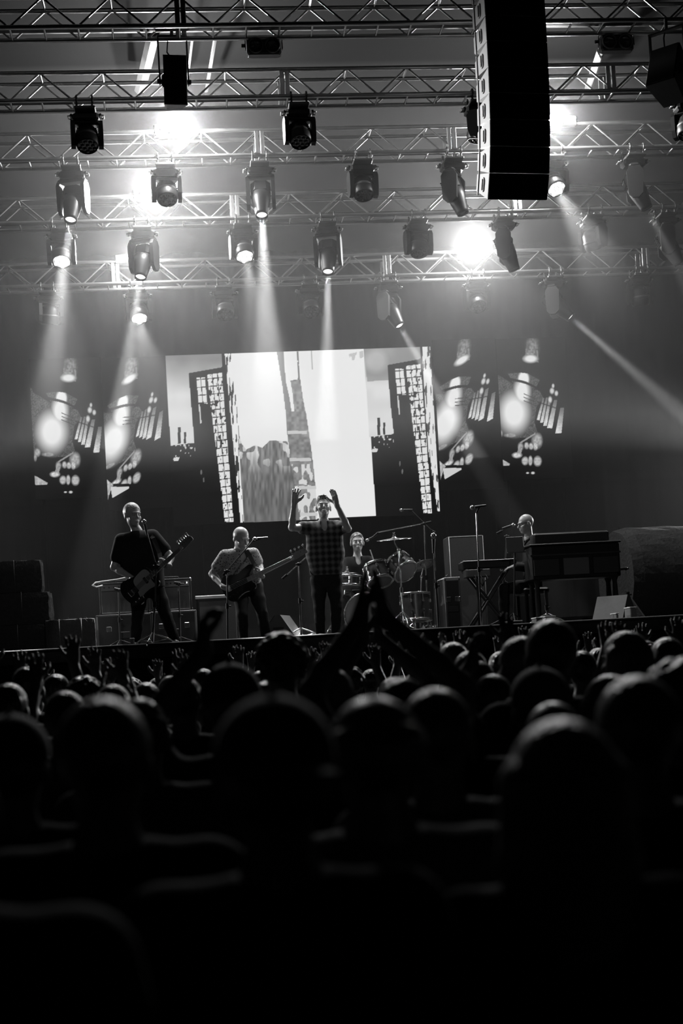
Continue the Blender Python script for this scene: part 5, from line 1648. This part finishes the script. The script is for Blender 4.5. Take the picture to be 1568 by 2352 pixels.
for k, (dx, lab) in enumerate(((0.0, 'bottom hay bale of the stack beside the amplifiers'), (.05, 'middle hay bale of the stack beside the amplifiers'), (-.04, 'top hay bale of the stack beside the amplifiers'))):
    hay_bale(lab, (bx_ - .32 + dx, 18.6, bz_ + k * .41), (1.25, .50, .41), .06 * (k - 1), 'hay bales on the stage')
hay_bale('single hay bale on the deck next to the bale stack', (P(163, 1440, 18.4).x, 18.35, bz_), (.62, .5, .44), .08, 'hay bales on the stage')
# round bale on the other side
rb0 = floor_pt(1535, 19.8)
rb = thing('hay_roll', 'big round hay roll in the dark beyond the organ', 'hay bale', rb0, (0, 0, .1))
vs, fs = [], []
nr, nl_ = 40, 10
for i in range(nl_ + 1):
    for k in range(nr):
        a = 2 * math.pi * k / nr
        r = .70 * (1 - .06 * (i in (0, nl_))) + random.uniform(-.012, .012)
        vs.append(((i / nl_ - .5) * 1.5, r * math.cos(a), .69 + r * math.sin(a)))
for i in range(nl_):
    for k in range(nr):
        fs.append((i * nr + k, i * nr + (k + 1) % nr, (i + 1) * nr + (k + 1) % nr, (i + 1) * nr + k))
fs += [tuple(range(nr)), tuple(nl_ * nr + k for k in reversed(range(nr)))]
MB().add(vs, fs).build('straw_body', 'hay', rb)
mb = MB()
def pick_round():
    a = random.uniform(0, 2 * math.pi)
    return ((random.uniform(-.75, .75), .70 * math.cos(a), .69 + .70 * math.sin(a)), (0, math.cos(a), math.sin(a)))
straw_bits(mb, 1500, pick_round)
o_ = mb.build('loose_straw', 'hay', rb); o_['kind'] = 'stuff'
# ------------------------------------------------------------------ the audience
mat('skin_shaded', 0.15, 0.42, spec=0.7, noise=0.12, nscale=30)  # skin colour darkened in place of the shade on the crowd's backs
CROWD_H = 1.745
ARMS = {
    'down':  dict(el=((-.25, -.03, 1.13), (.25, -.03, 1.13)), wr=((-.25, .10, .90), (.25, .10, .90)), hand=((0, .25, -1), (1, 0, 0), (0, 1, .2), .30, .04)),
    'clap':  dict(el=((-.29, .14, 1.72), (.22, .14, 1.72)), wr=((-.10, .20, 1.965), (-.02, .20, 1.965)), hand=((.12, .03, 1), None, (0, -1, .2), .06, .03)),
    'clap_low': dict(el=((-.28, .16, 1.42), (.28, .16, 1.42)), wr=((-.075, .30, 1.66), (.075, .30, 1.66)), hand=((0, .05, 1), None, (0, -1, .2), .12, .05)),
    'both':  dict(el=((-.31, .10, 1.50), (.31, .10, 1.50)), wr=((-.24, .17, 1.76), (.24, .17, 1.76)), hand=((0, .03, 1), (0, 1, 0), None, .12, .22)),
    'left':  dict(el=((-.30, .10, 1.54), (.25, -.03, 1.13)), wr=((-.075, .12, 1.81), (.25, .10, .90)), hand=((.04, .03, 1), (1, 0, 0), (0, -1, .1), .55, .03)),
    'right': dict(el=((-.25, -.03, 1.13), (.30, .10, 1.52)), wr=((-.25, .10, .90), (.24, .16, 1.79)), hand=((0, .03, 1), (0, 1, 0), None, .15, .18)),
}
def crowd_proto(arms='down', tilt=0.0, **kw):
    a = ARMS[arms]
    J = dict(head=(0, .012, 1.622), neck=(0, -.012, 1.475), shL=(-.19, 0, 1.405), shR=(.19, 0, 1.405), hipL=(-.095, 0, .93), hipR=(.095, 0, .93), knL=(-.11, .02, .50), knR=(.11, .02, .50),
             ankL=(-.12, -.02, .078), ankR=(.12, -.02, .078), toeL=(-.14, .15, .038), toeR=(.14, .15, .038), elL=a['el'][0], elR=a['el'][1], wrL=a['wr'][0], wrR=a['wr'][1])
    hd = {}
    for s, sx in (('L', -1), ('R', 1)):
        d, palm, th, cu, spd = a['hand']
        up = J['wr' + s][2] > 1.2
        if not up:
            d, palm, th, cu, spd = ARMS['down']['hand']
            palm = (-sx, 0, 0)
        if palm is None: palm = (-sx, 0, 0)
        if th is None: th = (-sx, 0, .1)
        if up and sx > 0: d = (-d[0], d[1], d[2])
        hd[s] = (d, palm, th, cu, spd)
    J = {k: np.array(v, float) for k, v in J.items()}
    kw.setdefault('h', 0.0095)
    kw.setdefault('skin', 'skin_shaded')
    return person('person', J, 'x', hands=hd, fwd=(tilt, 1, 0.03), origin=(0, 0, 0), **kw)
used = {}
PROTO = {}
def proto(key):
    if key not in PROTO:
        arms, style = key
        kw = dict(short=dict(hair='dark_hair', hair_style='short'), mid=dict(hair='mid_hair', hair_style='short', shirt='grey_cloth'), grey=dict(hair='grey_hair', hair_style='short'),
                  bald=dict(hair='mid_hair', hair_style='ring', shirt='grey_cloth'), shaven=dict(), cap=dict(hair='dark_hair', hair_style='ring', hat=('cap_cloth', 'front')), palecap=dict(hair='mid_hair', hair_style='ring', hat=('pale_cap', 'front')),
                  capback=dict(hair='dark_hair', hair_style='ring', hat=('cap_cloth', 'back')), long=dict(hair='mid_hair', hair_style='long', bulk=.88), blonde=dict(hair='grey_hair', hair_style='long', bulk=.88), curly=dict(hair='dark_hair', hair_style='curly'))[style]
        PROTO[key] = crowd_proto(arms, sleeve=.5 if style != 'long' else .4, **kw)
        used[key] = False
    return PROTO[key]
def spectator(px, py, d, arms, style, label, group=None, yaw=0.0, tall=None):
    """stands at depth d with the top of the head at pixel (px, py)"""
    p = P(px, py, d)
    r = proto((arms, style))
    if used[(arms, style)]: r = copy_tree(r)
    used[(arms, style)] = True
    s = p.z / (CROWD_H + (0.01 if style in ('cap', 'capback', 'palecap', 'curly', 'long', 'blonde') else 0))
    r.location = (p.x, p.y, 0)
    r.scale = (s, s, s) if tall is None else (tall, tall, s)
    r.rotation_euler = (0, 0, yaw)
    tag(r, label, 'person')
    if group: r['group'] = group
    elif 'group' in r: del r['group']
    return r
# near spectators, each seen from behind
spectator(232, 1617, 2.55, 'down', 'short', 'spectator with short dark hair and broad dark shoulders, back to us beside the raised fist')
spectator(622, 1612, 2.10, 'down', 'capback', 'spectator in a dark cap worn backwards, seen from behind before the stage center', yaw=.08)
spectator(855, 1601, 2.58, 'down', 'bald', 'bald spectator with a rim of light over the crown, right below the clapping hands', tall=1.06)
spectator(998, 1592, 3.15, 'down', 'mid', 'spectator with short softly lit hair partly behind the bald man below the clapping hands', yaw=-.2)
spectator(1284, 1656, 2.20, 'down', 'blonde', 'spectator with pale hair glowing softly along the top, lowest of the near heads')
spectator(1268, 1613, 3.6, 'down', 'shaven', 'shaven-headed spectator just behind the pale-haired one, a thin arc of light on top')
spectator(1458, 1566, 2.75, 'down', 'short', 'spectator with a bright rim along a short-haired head beside the pale-haired one')
spectator(1556, 1530, 3.7, 'down', 'curly', 'curly dark-haired spectator near the dark side of the hall')
spectator(1262, 1431, 4.9, 'down', 'short', 'tall spectator whose dark head rises before the organ, above the pale cap')
spectator(1236, 1540, 4.25, 'down', 'palecap', 'spectator wearing a pale domed cap below the tall dark head')
spectator(1192, 1469, 6.0, 'down', 'grey', 'grey-haired spectator half hidden by the tall dark head before the organ', yaw=.4)
spectator(643, 1464, 6.1, 'down', 'curly', 'spectator with tousled dark hair rising before the bass player')
w12 = spectator(525, 1531, 4.25, 'left', 'cap', 'spectator in a domed dark cap raising one arm with a closed hand')
spectator(758, 1543, 5.2, 'down', 'grey', 'grey-haired spectator left of the clapping arms, below the singer')
spectator(922, 1566, 4.3, 'clap', 'short', 'spectator clapping with both bare arms high overhead before the drum kit')
spectator(905, 1560, 6.6, 'clap', 'mid', 'farther spectator clapping overhead between the arms of the nearer clapper', yaw=.1)
spectator(318, 1604, 4.0, 'down', 'bald', 'balding spectator behind the broad-shouldered man beside the raised fist')
spectator(148, 1594, 5.6, 'down', 'mid', 'short-haired spectator behind the broad-shouldered man, toward the hay bales')
spectator(-185, 1640, 1.80, 'down', 'short', 'close spectator whose shoulder slopes in at the dark edge of the crowd')
spectator(1078, 1500, 7.3, 'right', 'mid', 'spectator with one bare arm up in front of the narrow road case', tall=1.0)
spectator(1398, 1552, 4.6, 'down', 'long', 'long-haired spectator seen dark beside the tall dark head')
spectator(1432, 1452, 6.3, 'down', 'blonde', 'fair long-haired spectator with brightly lit hair before the wedge monitors', yaw=.5)
spectator(1130, 1556, 5.5, 'left', 'short', 'dark-haired spectator holding one arm up beside the pale cap', yaw=-.15)
spectator(22, 1650, 3.3, 'down', 'cap', 'spectator in a dark cap below the raised hands near the hay bales')
# rows toward the stage: hands in the air
GA, GB, GC = 'far crowd with both hands open in the air', 'far crowd clapping', 'far crowd standing still'
random.seed(11)
far = [(62, 1536, 8.2, 'both'), (128, 1553, 9.0, 'both'), (192, 1562, 7.65, 'both'), (258, 1578, 6.6, 'clap_low'), (335, 1572, 8.4, 'both'), (392, 1556, 9.0, 'clap_low'), (20, 1575, 6.8, 'down'), (165, 1570, 11.0, 'both'), (300, 1562, 11.5, 'both'),
       (418, 1560, 6.3, 'down'), (468, 1540, 10.5, 'both'), (598, 1541, 8.2, 'down'), (612, 1570, 6.8, 'clap_low'), (690, 1532, 10.0, 'both'), (800, 1536, 9.5, 'both'), (850, 1540, 12.0, 'both'), (730, 1530, 12.5, 'down'),
       (1038, 1480, 8.5, 'clap_low'), (1095, 1524, 7.0, 'down'), (1148, 1500, 9.5, 'both'), (985, 1522, 10.0, 'both'), (1335, 1500, 8.0, 'both'), (1372, 1492, 10.5, 'clap_low'), (1480, 1480, 8.8, 'both'), (1530, 1470, 6.8, 'right'), (1556, 1478, 10.5, 'both'),
       (1290, 1490, 11.5, 'clap_low'), (1215, 1500, 12.0, 'both'), (530, 1535, 12.0, 'down'), (95, 1570, 12.2, 'clap_low'), (360, 1560, 12.6, 'down'), (640, 1535, 13.0, 'both'), (1420, 1488, 12.6, 'both')]
PLACES = [(90, 'before the hay bales'), (180, 'beside the hay bales'), (310, 'below one amplifier'), (375, 'below the guitarist'), (450, 'below the second amplifier'), (560, 'before the bass player'), (625, 'beside the bass player'), (715, 'before the wedge'), (770, 'below the singer'),
          (830, 'beside the singer'), (960, 'below the bass drum'), (1060, 'before the floor tom'), (1120, 'before the road case'), (1180, 'below the keyboard'), (1250, 'below the music stand'), (1310, 'before the organ'), (1385, 'beside the organ'), (1450, 'before the hay roll'), (1510, 'past the organ'), (9999, 'by the drape')]
HAIRS = dict(short='dark-haired', mid='short-haired', curly='curly-haired', grey='grey-haired', bald='balding')
st_cycle = {'both': ['short', 'mid', 'curly'], 'clap_low': ['short', 'grey'], 'down': ['short', 'mid', 'bald'], 'right': ['short']}
for i, (px, py, d, arms) in enumerate(far):
    sty = st_cycle[arms][i % len(st_cycle[arms])]
    place = [w for lim, w in PLACES if px < lim][0]
    act = {'both': 'with both hands raised', 'clap_low': 'clapping at face height', 'down': 'standing with arms down', 'right': 'with one straight arm in the air'}[arms]
    row = ' close to the stage' if d > 10.4 else ''
    lab = f'{HAIRS[sty]} spectator {act}{row}, {place}'
    g = {'both': GA, 'clap_low': GB, 'down': GC, 'right': None}[arms]
    spectator(px, py, d, arms, sty, lab, g, yaw=random.uniform(-.25, .25))
# ------------------------------------------------------------------ haze over the stage
def haze_mat(name, density):
    m = bpy.data.materials.new(name)
    m.use_nodes = True
    nt = m.node_tree
    for n in list(nt.nodes): nt.nodes.remove(n)
    out = nt.nodes.new('ShaderNodeOutputMaterial')
    vs = nt.nodes.new('ShaderNodeVolumeScatter')
    vs.inputs['Color'].default_value = (1, 1, 1, 1)
    vs.inputs['Density'].default_value = density
    vs.inputs['Anisotropy'].default_value = HAZE_G
    nt.links.new(vs.outputs[0], out.inputs['Volume'])
    return m
HX, HW = 1.7, 17.0
HY0, HY1 = 17.75, 25.0
HY, HD = (HY0 + HY1) / 2, HY1 - HY0
# the thick layer follows the slope of the roof
prof = [(HY0, HAZE_Z), (HY1, HAZE_Z), (HY1, 8.95), (20.2, 9.7), (18.6, 9.7), (HY0, 9.25)]
hm = MB().prism(prof, HX - HW / 2, HX + HW / 2, M=Matrix(((0, 0, 1, 0), (1, 0, 0, 0), (0, 1, 0, 0), (0, 0, 0, 1)))).mesh('haze', haze_mat('haze_thick', HAZE_DENSITY))
tag(inst('haze', hm), 'thick pale smoke haze under the stage roof among the trusses', 'haze', kind='stuff')
hm = MB().box((HX, HY, (HAZE_Z + 2.05) / 2), (HW, HD, HAZE_Z - 2.05 - 0.001)).mesh('haze', haze_mat('haze_thin', HAZE_LOW))
tag(inst('haze', hm), 'thin smoke haze low over the stage around the band', 'haze', kind='stuff')
# front wash from lamps out in the house, kept below the trusses
for x_ in (-2.0, 1.6, 5.2):
    lamp('front_wash', 'SPOT', (x_, 3.0, 7.2), FRONT_WASH, aim=(x_ * 0.9 + 0.2, 18.5, 2.9), angle=15, blend=0.8, radius=0.2)
# spots added out of view in both wings to rim-light the band
for x_, w_ in ((-6.3, 1.0), (9.8, 1.0)):
    lamp('added_rim_light', 'SPOT', (x_, 22.6, 4.7), ADDED_RIM_POWER * w_, aim=(1.6 + 0.25 * (x_ - 1.6), 17.6, 3.1), angle=46, blend=0.7, radius=0.08)
